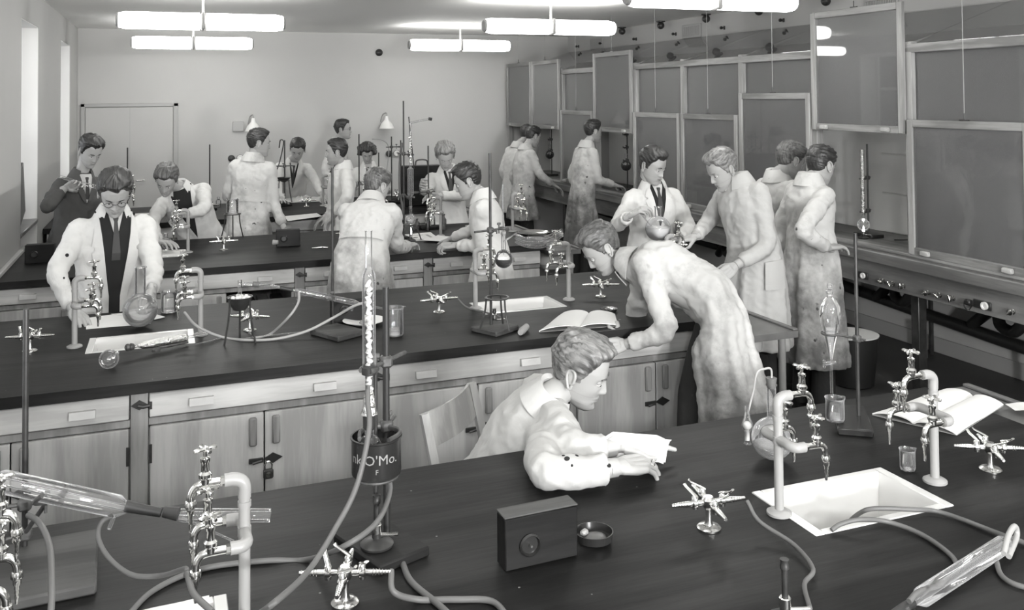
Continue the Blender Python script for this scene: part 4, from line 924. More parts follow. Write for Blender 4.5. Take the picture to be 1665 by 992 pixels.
burner('small burner under the squat tripod', V((rp5.x+.05, rp5.y+.09, .9)), .08)
hose('thin grey hose from the gas tap to the burner under the squat tripod', [V((1.37+.1, BY[1]-.02, .965)), PY(760, 500, 4.55), PZ(790, 508, .915), V((rp5.x+.10, rp5.y+.07, .928))], .005)
single('cork_stopper', M().tube([PZ(846, 541, .917), PZ(849, 538, .918), PZ(856, 531, .918)], [.013, .018, .015], 16), m_cork, 'large cork lying beside the base of the tall stand', 'cork')
t = thing('glass_tubing', 'bundle of bent glass tubes lying over the taps behind the dark flask', 'glass tube', PY(870, 400, 4.75))
for i, (dz, dx) in enumerate(((0, 0), (.022, .0), (.04, -.02))):
    py = [6, 0, -6][i]
    obj('bent_tube', M().tube(cr_spline([PY(838, 387+py, 4.7), PY(855, 394+py, 4.7), PY(885, 394+py, 4.72), PY(915, 378+py*.4, 4.72)], 8), [.007]*9+[.009]*8+[.014]*8, 12, caps=False), m_glass, t)
notebook('open notebook on the second bench in front of the leaning man', [PZ(915, 511), PZ(1000, 513), PZ(1005, 531), PZ(876, 541)], lift=.02)
c = PZ(990, 507); t = thing('small_dark_dish', 'small dark dish with metal bits near the leaning man', 'dish', c)
obj('dish', M().lathe([(.001, .002), (.04, .002), (.046, .018), (.043, .018), (.001, .006)], c, n=22, shell=True), m_tin, t); obj('metal_bits', M().tube(cr_spline([c+V((-.02, 0, .012)), c+V((0, .01, .02)), c+V((.02, -.01, .014))], 4), .005, 6), m_chrome, t)

# ---------------- third bench
def blkbox(lab, pl, pr, h=.13, dep=.08):
    a, b_ = V(pl), V(pr); t = thing('black_wooden_box', lab, 'box', (a+b_)/2, 'black socket boxes'); d = b_-a; rz = math.atan2(d.y, d.x); R = Matrix.Rotation(rz, 3, 'Z'); n_ = V((-math.sin(rz), math.cos(rz), 0)); c = (a+b_)/2
    obj('case', M().box(c+n_*dep/2+V((0, 0, h/2+.001)), (d.length, dep, h), R, .003), m_boxblk, t)
    obj('socket', M().lathe([(.028, 0), (.028, .006), (.022, .01), (.018, .002), (.001, .002)], c-R @ V((d.length*.18, 0, 0))+V((0, 0, h*.5)), -n_), m_tin, t)
blkbox('black box at the left end of the third bench', PZ(40, 430), PZ(88, 427), .13)
blkbox('black socket box on the middle of the third bench', PZ(449, 402), PZ(488, 400), .125)
single('cork_stopper', M().cyl(PZ(444, 394, .96), PZ(452, 394, .96), .02, .015), m_cork, 'pale cork knob at the left of the middle black box', 'cork').location.z += 0
c = PZ(270, 408); c.z = .9+.052
t = thing('round_flask', 'shallow round flask under the hand of the man leaning at the third bench', 'flask', (c.x, c.y, .9), 'round flasks'); obj('flask_glass', flask_m(c, .05, .014, .03, 22), m_glass, t)
sheet('white sheet on the third bench in front of the man with the dark sweater', [PZ(258, 408), PZ(302, 406), PZ(304, 416), PZ(256, 420)])
c = PZ(378, 388); tripod('iron tripod carrying a beaker on the third bench', c, .065, .20, .5); beaker('beaker standing on the iron tripod on the third bench', c+V((0, 0, .207)), .048, .115, .02)
c = PZ(520, 405); t = thing('small_clamp', 'small metal clamp lying on the third bench', 'clamp', c); obj('body', M().tube([c+V((-.06, 0, .01)), c+V((.02, 0, .012)), c+V((.06, -.02, .01))], .006, 6), m_chrome, t); obj('screw', M().cyl(c+V((.02, -.02, .012)), c+V((.02, .03, .012)), .005), m_rust, t)
sheet('large pale sheet between the two men at the third bench', [PZ(655, 382), PZ(700, 378), PZ(712, 387), PZ(660, 392)])
sheet('white sheet held by the dark haired man at the third bench', [PZ(685, 394), PZ(712, 386), PZ(732, 388), PZ(722, 396)], z=.915)
c = PZ(668, 392); burner('lit burner under the apparatus on the third bench', c, .045, True)
fcc = c+V((0, 0, .17)); t = thing('round_flask', 'small round flask heated by the flame on the third bench', 'flask', fcc-V((0, 0, .04)), 'round flasks'); obj('flask_glass', flask_m(fcc, .042, .011, .06, 22), m_glass, t); obj('liquid', liquid_m(fcc, .042, -.005), m_liq, t)
st6, rp6 = stand('retort stand with the tall still on the third bench', c+V((-.10, .12, 0)), .2, .14, 1.12, c+V((-.02, .14, 0)), .1, .007)
yy = fcc.y; zt = PY(661, 200, yy).z
t = thing('distillation_column', 'tall slim still with a side arm rising over the third bench', 'glass column', fcc+V((0, 0, .10)))
z1 = PY(664, 320, yy).z; z2 = PY(664, 275, yy).z; xx = fcc.x
obj('tube', M().lathe([(.010, 0), (.010, zt-fcc.z-.10)], fcc+V((0, 0, .10)), n=14, shell=True), m_glass, t)
obj('jacket', M().lathe([(.011, 0), (.024, .015), (.024, z2-z1), (.011, z2-z1+.015)], (xx, yy, z1), n=18, shell=True), m_glass, t)
obj('packed_part', M().tube([(xx+.004*math.sin(i*2.2), yy, lerp(z2+.05, zt-.1, i/24)) for i in range(25)], [.010+.003*math.sin(i*2.6) for i in range(25)], 8), m_foil, t)
obj('side_arm', M().tube([(xx, yy, zt), PY(700, 193, yy)], .0075, 10), m_glass, t); obj('arm_stopper', M().tube([PY(697, 193, yy), PY(702, 194, yy)], .013, 10), m_rubberB, t)
obj('thermometer', M().tube([(xx-.012, yy, zt+.05), (xx+.03, yy, z2)], .0045, 6), m_iron, t)
clamp(st6, rp6, PY(660, 250, rp6.y).z, (xx, yy, PY(660, 250, rp6.y).z), .025, .14); clamp(st6, rp6, PY(660, 318, rp6.y).z, (xx, yy, PY(660, 318, rp6.y).z), .03, .12)
st7, rp7 = stand('slim retort stand before the man with wavy hair', PZ(697, 372), .16, .12, .72, PZ(697, 370), 0, .0065)
clamp(st7, rp7, PY(697, 312, rp7.y).z, (rp7.x-.12, rp7.y, PY(697, 312, rp7.y).z), .03, .06)
hose('dark hose hanging among the stands on the third bench', [PY(654, 232, 7.4), PY(650, 262, 7.4), PY(650, 310, 7.4), PY(655, 350, 7.4), PY(640, 375, 7.35), PZ(625, 385, .91)], .009, m_rubber)
tripod('low tripod around the lit burner on the third bench', c, .06, .13, .2)
t = thing('enamel_tray', 'shallow metal tray at the right end of the third bench', 'tray', PZ(865, 381)); c = PZ(866, 381)
obj('tray', M().lathe([(.001, .002), (.12, .002), (.14, .02), (.137, .02), (.118, .006), (.001, .006)], c, n=24, shell=True), m_chrome, t)

# ---------------- farthest bench
def rodstand(lab, px, py, top, Y, w=.14):
    p = PZ(px, py); s, r = stand(lab, (p.x, p.y, .9), w, .12, PY(px, top, p.y).z-.9, p, 0, .0075); return s, r
rodstand('bare tall retort stand on the farthest bench, left of the man seen from behind', 341, 342, 235, 9.6)
rodstand('bare retort stand at the far left on the farthest bench', 207, 350, 240, 9.6)
s8, r8 = rodstand('retort stand with clamp before the leaning dark haired man', 463, 334, 228, 9.9)
clamp(s8, r8, PY(462, 270, r8.y).z, (r8.x-.06, r8.y, PY(462, 270, r8.y).z), .03, .09)
p8 = V((r8.x-.01, r8.y, .9)); tripod('iron tripod with a dish on the farthest bench', p8+V((0, 0, .027)), .06, .24, .3); single('sand_dish', M().lathe([(.02, 0), (.06, .03), (.075, .05), (.07, .05), (.02, .01)], p8+V((0, 0, .25)), n=20, shell=True), m_iron, 'round sand dish on the far iron tripod', 'dish')
hose('thin dark hose looped around the far retort stand', [PY(447, 285, 9.8), PY(455, 262, 9.8), PY(461, 232, 9.8), PY(456, 228, 9.9), PY(454, 240, 10)], .006, m_rubberB)
s9, r9 = rodstand('tall retort stand behind the dark haired woman', 584, 330, 218, 9.9); s10, r10 = rodstand('tall retort stand with a high clamp right of the woman', 637, 330, 222, 9.9)
clamp(s10, r10, PY(637, 239, r10.y).z, (r10.x+.10, r10.y, PY(637, 239, r10.y).z), .03, .06)
s11, r11 = rodstand('dark retort stand topped by a round knob beside the woman', 616, 330, 248, 9.9)
s12, r12 = rodstand('slightly thick retort stand left of the tall still', 652, 330, 228, 9.8)
hose('thin hose arching from the woman\'s apparatus', [PY(605, 226, 9.9), PY(622, 228, 9.9), PY(632, 240, 9.9), PY(629, 275, 9.9), PY(622, 300, 9.9)], .006, m_rubberL)
t = thing('carrying_case', 'black carrying case with a handle on the farthest bench', 'case', PZ(690, 330)); c = PZ(688, 335)
obj('case_body', M().box(c+V((0, .05, .215)), (.42, .16, .42), None, .01), m_boxblk, t); obj('handle', M().tube(cr_spline([c+V((-.07, .05, .425)), c+V((-.05, .05, .48)), c+V((.05, .05, .48)), c+V((.07, .05, .425))], 4), .008, 8), m_iron, t)
sheet('long white sheet on the front edge of the farthest bench', [PZ(462, 352), PZ(515, 347), PZ(524, 352), PZ(468, 360)]); sheet('sheet beside the tap at the left of the farthest bench', [PZ(375, 352), PZ(408, 350), PZ(408, 356), PZ(372, 358)])
G_ = []; cc_ = PZ(497, 327)
for i in range(22):
    row = []
    for j in range(14):
        x = (i/21-.5)*.62; y = (j/13-.5)*.26; e_ = max(0, 1-(2*x/.62)**4)*max(0, 1-(2*y/.26)**4)
        row.append(V((cc_.x+x, cc_.y+y, .903+e_*(.02+.05*abs(noise.noise(V((x*9, y*9, 3))))+.03*abs(noise.noise(V((x*22, y*22, 7))))))))
    G_.append(row)
single('crumpled_cloth', M().grid(G_, .002), m_shirt, 'crumpled grey cloth heap before the leaning man at the farthest bench', 'cloth')
rnd = random.Random(8)
for i in range(16):
    p = V((rnd.choice([.5, .62, .75, 1.7, 1.85, 2.05, 2.2, 2.35, 2.5])+rnd.random()*.1, 9.6+rnd.random()*.8, .9)); r_ = .018+rnd.random()*.02; h_ = .05+rnd.random()*.09
    single('reagent_bottle', M().lathe([(r_, 0), (r_, h_*.65), (r_*.45, h_*.8), (r_*.45, h_*.92), (r_*.6, h_*.93), (r_*.6, h_), (.001, h_)], p, n=14), [m_tin, m_rust, m_glass, m_pipe][i % 4], 'small reagent bottle or jar on the farthest bench', 'bottle', 'small bottles on the farthest bench')
rnd = random.Random(5)
for i in range(9):
    p = PZ(620+i*9+rnd.random()*5, 352-rnd.random()*6, .9); p = V((1.7+i*.07, 7.62+.12*(i % 2), .9)); r_ = .02+rnd.random()*.012; h_ = .08+rnd.random()*.08
    single('reagent_bottle', M().lathe([(r_, 0), (r_, h_*.65), (r_*.45, h_*.8), (r_*.45, h_*.92), (r_*.6, h_*.93), (r_*.6, h_), (.001, h_)], p, n=14), [m_tin, m_glass, m_rust][i % 3], 'small reagent bottle at the back edge of the third bench', 'bottle', 'small bottles on the third bench')

# ---------------- inside the hoods
hy = 5.1; hp = PX(1413, 420, 5.05); tt = thing('retort_stand', 'retort stand inside the open fume hood with the raised sash', 'stand', (hp.x, hp.y, .95), 'retort stands')
zt = PX(1424, 235, 5.05).z; obj('base', M().box((hp.x, hp.y, .965), (.12, .2, .028), None, .004), m_iron, tt); obj('rod', M().cyl((hp.x, hp.y, .97), (hp.x, hp.y, zt), .007), m_iron, tt)
cx, cyy = PX(1404, 370, 4.95).x, PX(1404, 370, 4.95).y
for z in (PX(1404, 345, 4.95).z, PX(1404, 291, 4.95).z): clamp(tt, V((hp.x, hp.y, 0)), z, (cx, cyy, z), .022, .06)
t = thing('distillation_column', 'tall glass column over a small flask inside the open fume hood', 'glass column', (cx, cyy, 1.0))
z0, z1, z2 = PX(1404, 372, 4.95).z, PX(1402, 345, 4.95).z, PX(1398, 243, 4.95).z
obj('flask', flask_m((cx, cyy, z0+.03), .045, .014, .03, 20), m_glass, t); obj('foil_column', M().lathe([(.014, 0), (.017, .01), (.016, z2-z1)], (cx, cyy, z1), n=12), m_foil, t)
burner('lit burner under the column inside the open fume hood', (cx, cyy, .952), max(.03, z0-1.06), True)
t = thing('socket_strip', 'white socket strip with dark plugs at the back of the open fume hood', 'socket', (HB, 5.1, 1.0)); obj('strip', M().box((HB-.02, 5.12, 1.05), (.03, .42, .13), None, .004), m_white, t)
for y in (5.0, 5.18): obj('plug', M().lathe([(.024, 0), (.024, .02), (.012, .035)], (HB-.036, y, 1.05), (-1, 0, 0)), m_black, t); obj('cable', M().tube(cr_spline([(HB-.07, y, 1.05), (HB-.12, y+.02, 1.0), (HB-.2, y+.1, .965), (HB-.3, y+.15, .962)], 5), .005, 6), m_black, t)
for px, py, lab in ((1645, 340, 'highest of the wall taps in the hood at the right picture edge'), (1618, 357, 'lower wall tap in the hood at the right picture edge'), (1656, 358, 'rightmost wall tap in the hood'), (1590, 348, 'single wall tap left in the hood at the right picture edge')):
    c = PX(px, py, HB-.02); t = thing('wall_tap', lab, 'tap', c, 'taps on the hood wall')
    obj('tap_body', M().tube(cr_spline([c, c+V((-.10, 0, 0)), c+V((-.13, 0, -.02)), c+V((-.13, 0, -.06))], 4), .008, 8).lathe([(.012, 0), (.012, .03), (.004, .04)], c+V((-.08, 0, 0)), (0, 0, 1), 10).lathe([(.022, 0), (.018, .01)], c+V((.008, 0, 0)), (-1, 0, 0)), m_chrome, t)
    obj('tap_handle', M().tube([c+V((-.08, -.025, .045)), c+V((-.08, .025, .045))], .006, 8), m_chrome, t)
for k, px, py, lab in ((5, 897, 262, 'retort stand with a dark flask inside the hood the far man reaches into'), (4, 1020, 255, 'retort stand with many clamps inside the hood beside the lone man')):
    p = PX(px, py, 5.0); t = thing('retort_stand', lab, 'stand', (p.x, p.y, .95), 'retort stands'); obj('base', M().box((p.x, p.y, .965), (.12, .18, .028), None, .004), m_iron, t); obj('rod', M().cyl((p.x, p.y, .97), (p.x, p.y, 1.75), .007), m_iron, t)
    for z in (1.3, 1.45, 1.6): clamp(t, p, z, (p.x-.08, p.y-.12, z), .02, .05)
    f_ = thing('round_flask', ['round flask of dark liquid in the hood beside the lone man', 'round flask of dark liquid in the farthest open hood'][k == 5], 'flask', (p.x-.08, p.y-.12, 1.2), 'round flasks'); obj('flask_glass', flask_m((p.x-.08, p.y-.12, 1.25), .06, .016, .07, 20), m_glass, f_); obj('liquid', liquid_m((p.x-.08, p.y-.12, 1.25), .06, .01), m_dliq, f_)

# ---------------- wooden chair in the aisle
pr, pl = PY(771, 643, 3.62), PY(684, 682, 3.30); pr.z = .86; pl.z = .86
d = (pr-pl); d.z = 0; wdt = .40; mid = (pr+pl)/2; d.normalize(); f = V((d.y, -d.x, 0))          # f = towards the seat front
ch = thing('wooden_chair', 'pale slatted wooden chair on which the reading man sits', 'chair', (mid.x+f.x*.25, mid.y+f.y*.25, 0))
for s in (-1, 1):
    e = mid+d*s*wdt/2; obj('back_post', M().tube([V((e.x, e.y, .87)), V((e.x, e.y, .87))+f*.10+V((0, 0, -.42)), V((e.x, e.y, 0))+f*.07], [.017, .019, .017], 4, flat=1.3, ref=f), m_pineV, ch, smooth=False)
    g = mid+d*s*wdt/2+f*.50; obj('front_leg', M().tube([V((g.x, g.y, .44)), V((g.x, g.y, 0))+f*.01], [.018, .015], 4, ref=f), m_pineV, ch, smooth=False)
    obj('side_rail', M().tube([mid*1+d*s*wdt/2+f*.09+V((0, 0, .25-.86)), mid+d*s*wdt/2+f*.49+V((0, 0, .25-.86))], .012, 4), m_pineV, ch, smooth=False)
for z0_, z1_, n_ in ((.74, .865, 'top_slat'), (.545, .64, 'lower_slat')):
    G_ = []
    for i in range(9):
        s = (i/8-.5); row = []
        for z in (z0_, z1_): row.append(V((mid.x, mid.y, z))+d*s*wdt*.98+f*((.87-z)*.24-.02+.06*(s*s*4-1)*-.5))
        G_.append(row)
    obj(n_, M().grid(G_, .012), m_pineV, ch)
for i in range(5):
    c = mid+f*(.12+i*.088); obj('seat_slat', M().box((c.x, c.y, .45), (.078, wdt+.03, .014), Matrix.Rotation(math.atan2(f.y, f.x), 3, 'Z'), .003), m_pineV, ch)
# ================================================================== people
def evalmesh(m, voxel, smooth=4, fac=.5):
    me = m.mesh('tmp'); o = bpy.data.objects.new('tmp', me); COL.objects.link(o)
    r = o.modifiers.new('r', 'REMESH'); r.mode = 'VOXEL'; r.voxel_size = voxel
    if smooth: s = o.modifiers.new('s', 'SMOOTH'); s.iterations = smooth; s.factor = fac
    bpy.context.view_layer.update(); dg = bpy.context.evaluated_depsgraph_get(); e = o.evaluated_get(dg); em = e.to_mesh()
    n = len(em.vertices); co_ = np.empty(n*3); em.vertices.foreach_get('co', co_); co_ = co_.reshape(-1, 3)
    no = np.empty(n*3); em.vertex_normals.foreach_get('vector', no); no = no.reshape(-1, 3)
    fs = [tuple(p.vertices) for p in em.polygons]; e.to_mesh_clear(); bpy.data.objects.remove(o); bpy.data.meshes.remove(me); return co_, no, fs
# ---- head
HZ = [-.118, -.105, -.08, -.05, -.02, .01, .04, .07, .095, .112, .122]
HWd = [.016, .034, .051, .060, .067, .072, .0755, .072, .058, .036, .004]
HF = [.076, .090, .091, .094, .094, .094, .094, .086, .066, .040, .004]
HBk = [.030, -.005, -.035, -.062, -.082, -.095, -.101, -.094, -.074, -.043, -.004]
def head_grid(n=64):
    zs = list(np.linspace(-.118, -.09, 8))[:-1]+list(np.linspace(-.09, .035, 42))+list(np.linspace(.035, .1219, 20))[1:]
    ang = []
    for k in range(n):
        u = k/n*2*PI; ang.append(u)
    P = np.zeros((len(zs), n, 3))
    for i, z in enumerate(zs):
        w_ = interp(z, HZ, HWd); f = interp(z, HZ, HF); b = interp(z, HZ, HBk)
        if z > .09: q = math.sqrt(max(0, 1-((z-.06)/.0625)**2)); w_ = .0735*q; f = .088*q; b = -.095*q
        c = (f+b)/2; h = (f-b)/2
        for k in range(n):
            # denser samples at the front: angle 0 = front
            t = k/n*2-1; a = PI*(.55*t+.45*t**3) if True else PI*t
            sx, cy_ = math.sin(a), math.cos(a); e = 2/2.25
            x = w_*math.copysign(abs(sx)**e, sx); y = c+h*math.copysign(abs(cy_)**e, cy_); g = 0
            if y > 0:
                ax = abs(x); fr = min(1, max(0, (y-.02)/.04))
                nose = 0
                if -.05 < z < .03:
                    pz = np.interp(z, [-.046, -.041, -.036, -.029, -.022, .0, .016, .028], [0, .3, .78, 1, .93, .45, .15, 0]); nw = .0085+.006*math.exp(-((z+.032)/.009)**2); nose = .022*pz*math.exp(-(x/nw)**2)
                g = nose-.011*math.exp(-((ax-.031)/.015)**2-((z-.006)/.011)**2)+.004*math.exp(-((ax-.027)/.02)**2-((z-.026)/.007)**2)
                g += .003*math.exp(-((ax-.043)/.016)**2-((z+.025)/.018)**2)+.0062*math.exp(-(x/.021)**2)*(math.exp(-((z+.056)/.0045)**2)+1.15*math.exp(-((z+.067)/.005)**2))
                g += -.005*math.exp(-(x/.023)**2-((z+.0612)/.002)**2)-.003*math.exp(-(x/.02)**2-((z+.078)/.005)**2)+.008*math.exp(-(x/.018)**2-((z+.098)/.012)**2)
                g -= .004*math.exp(-((ax-.045)/.014)**2-((z+.06)/.02)**2)
                y += g*fr
            P[i, k] = (x, y, z)
    return np.array(zs), P
ZS, HP = head_grid()
def grid_faces(m, n, caps=True):
    f = [(i*n+k, i*n+(k+1) % n, (i+1)*n+(k+1) % n, (i+1)*n+k) for i in range(m-1) for k in range(n)]
    if caps: f += [tuple(range(n-1, -1, -1)), tuple((m-1)*n+k for k in range(n))]
    return f
HFACES = grid_faces(len(ZS), 64)
TINT = np.ones(HP.shape[:2])
lip = np.exp(-(HP[..., 0]/.020)**4-((HP[..., 2]+.0615)/.0085)**4)*(HP[..., 1] > .05); TINT -= .42*lip
TINT -= .10*((HP[..., 2] < -.045) & (abs(HP[..., 2]+.0615) > .012)).astype(float)
def ear(m, s):
    c = V((s*.0765, -.008, -.006)); R = Matrix.Rotation(-s*.42, 3, 'Z') @ Matrix.Rotation(.12, 3, 'X')
    pts = [c+R @ V((s*.004, y, z)) for y, z in ((.012, -.006), (.014, .014), (.006, .030), (-.010, .033), (-.020, .022), (-.019, .004), (-.010, -.016), (.0, -.030), (.008, -.028), (.010, -.014))]
    m.tube(cr_spline(pts, 3), .0048, 8)
    b = M().ball((0, 0, 0), (.0045, .015, .026), 10, 8); m.add([c+R @ (V(v)+V((-s*.002, -.003, .002))) for v in b.v], b.f)
    m.ball(c+V((s*.001, .012, -.004)), (.004, .005, .007), 8, 6)
def hair_mesh(style, seed):
    """style: back (swept back), side (parted), curly, bun (woman)"""
    rnd = random.Random(seed); ph = rnd.random()*6; Q = HP.copy(); m_, n_ = Q.shape[:2]
    base = HP.copy(); out = np.zeros_like(Q)
    for i in range(m_):
        for k in range(n_):
            x, y, z = HP[i, k]; wob = .006*noise.noise(V((x*60, y*30, ph)))+.006*noise.noise(V((x*25, y*9, ph+3)))
            r = V((x, y*1.0-0.0, z-.01)); nrm = V((x/.074**2, y/.097**2, (z-.01)/.115**2)).normalized()
            fy = y; ax = abs(x)
            # hairline height around the head
            hl = np.interp(y, [-.1, -.05, -.022, -.012, .012, .03, .05, .07, .10], [-.062, -.052, -.018, .028, -.004, .014, .058, .074, .078])
            if ax > .05 and .0 < y < .022: hl = -.012
            if ax > .06 and y < .0 and y > -.03: hl = max(hl, .020)
            if style == 'bun': hl = np.interp(y, [-.1, -.03, .0, .03, .06, .1], [-.085, -.075, -.04, -.01, .060, .068])
            if z > .03: hl += wob*1.3+.013*math.exp(-((ax-.038)/.014)**2)
            mask = 1/(1+math.exp(-(z-hl)/.0035))
            th = np.interp(z, [-.06, -.02, .03, .07, .10, .122], [.005, .009, .013, .019, .024, .026])
            if style in ('back', 'wavy'): th += .012*math.exp(-((z-.088)/.025)**2)*max(0, y/.09)
            if style == 'side': th += .010*math.exp(-((z-.085)/.03)**2)*max(0, y/.09)*(1.3 if x > 0 else .5)
            if style == 'wavy': th += .010*(.5+.5*math.sin(z*70+y*50+x*30+ph))*mask
            if style == 'curly': th += .008+.012*abs(noise.noise(V((x*40, y*40, z*40+ph))))
            if style == 'bun': th = .016+.014*abs(noise.noise(V((x*30, y*30, z*30+ph))))+(.030 if (ax > .035 and z < .02 and y < .03) else 0)+(.02 if y < -.05 and z < .03 else 0)
            if style == 'crop': th *= .72
            # comb ridges run front to back
            u = math.atan2(x+.012*math.sin(y*40+ph), z+.03)
            rid = .0026*math.sin(u*34+2.5*math.sin(y*30+ph))+.0018*math.sin(u*71+3*math.sin(y*22))+.0016*noise.noise(V((u*12, y*18, ph)))
            if z > .03: th += rid*1.3
            else: th += rid*.4
            rr_ = .034 if y > .03 else (.014 if y > -.03 else .02); rp_ = min(1, max(0, (z-hl)/rr_)); rp_ = rp_*(2-rp_)
            if style != 'bun' or y > .03: th = th*(.10+.90*rp_)
            th = th*mask-.012*(1-mask)
            out[i, k] = (x+nrm.x*th, y+nrm.y*th, z+nrm.z*th)
    mm = M(); mm.add([tuple(p) for p in out.reshape(-1, 3)], HFACES); return mm
HCACHE = {}
# ---- hands (right hand, palm down -Z, fingers +Y, thumb at -X)
def hand_proto(curl, spread=.0, thumb=.5):
    m = M(); W0 = V((0, -.01, 0))
    m.tube([V((0, -.045, 0)), W0, V((0, .02, 0))], [.026, .026, .03], 12, flat=.72)
    base = [(-.031, .088, .002), (-.010, .093, .004), (.011, .090, .003), (.030, .080, 0)]; L_ = [(.040, .024, .020), (.044, .027, .021), (.041, .025, .020), (.032, .020, .018)]; rr = [.0092, .0096, .0090, .0080]
    for i, b in enumerate(base):
        b = V(b); m.tube([V((b.x*.45, .0, 0)), V((b.x*.9, .045, .0)), b], [.018, .0165, .0115], 10, flat=.85)
        a = curl*(.75+.12*i); p = b; sx = (i-1.4)*spread; ang = 0; pts = [b]; 
        for j, l in enumerate(L_[i]):
            ang += a*(1.0 if j == 0 else .95); p = p+V((sx*l, l*math.cos(ang), -l*math.sin(ang))); pts.append(p)
        m.tube(pts, [rr[i]*1.08, rr[i], rr[i]*.92, rr[i]*.72], 10); m.ball(pts[-1], rr[i]*.78, 8, 6); m.ball(pts[1], rr[i]*1.05, 8, 6)
    t0 = V((-.022, .012, -.006)); t1 = t0+V((-.024, .030, -.010)); t2 = t1+V((-.014+.016*thumb, .028, -.014-.012*thumb)); t3 = t2+V((-.004+.018*thumb, .022, -.008*thumb))
    m.tube([t0, t1, t2, t3], [.017, .0125, .0105, .008], 10); m.ball(t3, .0085, 8, 6)
    return evalmesh(m, .003, 2)
HANDS = {'relaxed': hand_proto(.42, .08, .4), 'flat': hand_proto(.12, .16, .1), 'grip': hand_proto(.95, .0, 1.0), 'pinch': hand_proto(.72, .04, 1.2)}
def add_hand(m, tint, W, d, pn, side, kind, sc=1.0):
    co_, no, fs = HANDS[kind]; d = V(d).normalized(); pn = V(pn); pn = (pn-d*pn.dot(d)).normalized()   # pn = direction the palm faces
    z = -pn; x = d.cross(z)
    A = np.array([x[:], d[:], z[:]]); c = co_.copy()*sc
    if side < 0: c[:, 0] *= -1
    m.add([tuple(p) for p in (c @ A+np.array(W[:]))], fs); tint += [1.0]*len(co_)
def solve_elbow(S, W, E, l1=.30, l2=.265, pole=None):
    if E is not None:
        if isinstance(E, Vector): return E
        best = None
        for i in range(161):
            p = PY(E[0], E[1], S.y-.4+.8*i/160); c = ((p-S).length-l1)**2+((p-W).length-l2)**2
            if best is None or c < best[0]: best = (c, p)
        return best[1]
    d = W-S; L_ = min(d.length, l1+l2-.005); a = (l1*l1-l2*l2+L_*L_)/(2*L_); h = math.sqrt(max(0, l1*l1-a*a)); u = d.normalized(); pole = V(pole or (0, 0, -1)); pole = (pole-u*pole.dot(u)).normalized()
    return S+u*a+pole*h
def P3(t): return t.copy() if isinstance(t, Vector) else PY(*t)
COATN = 0
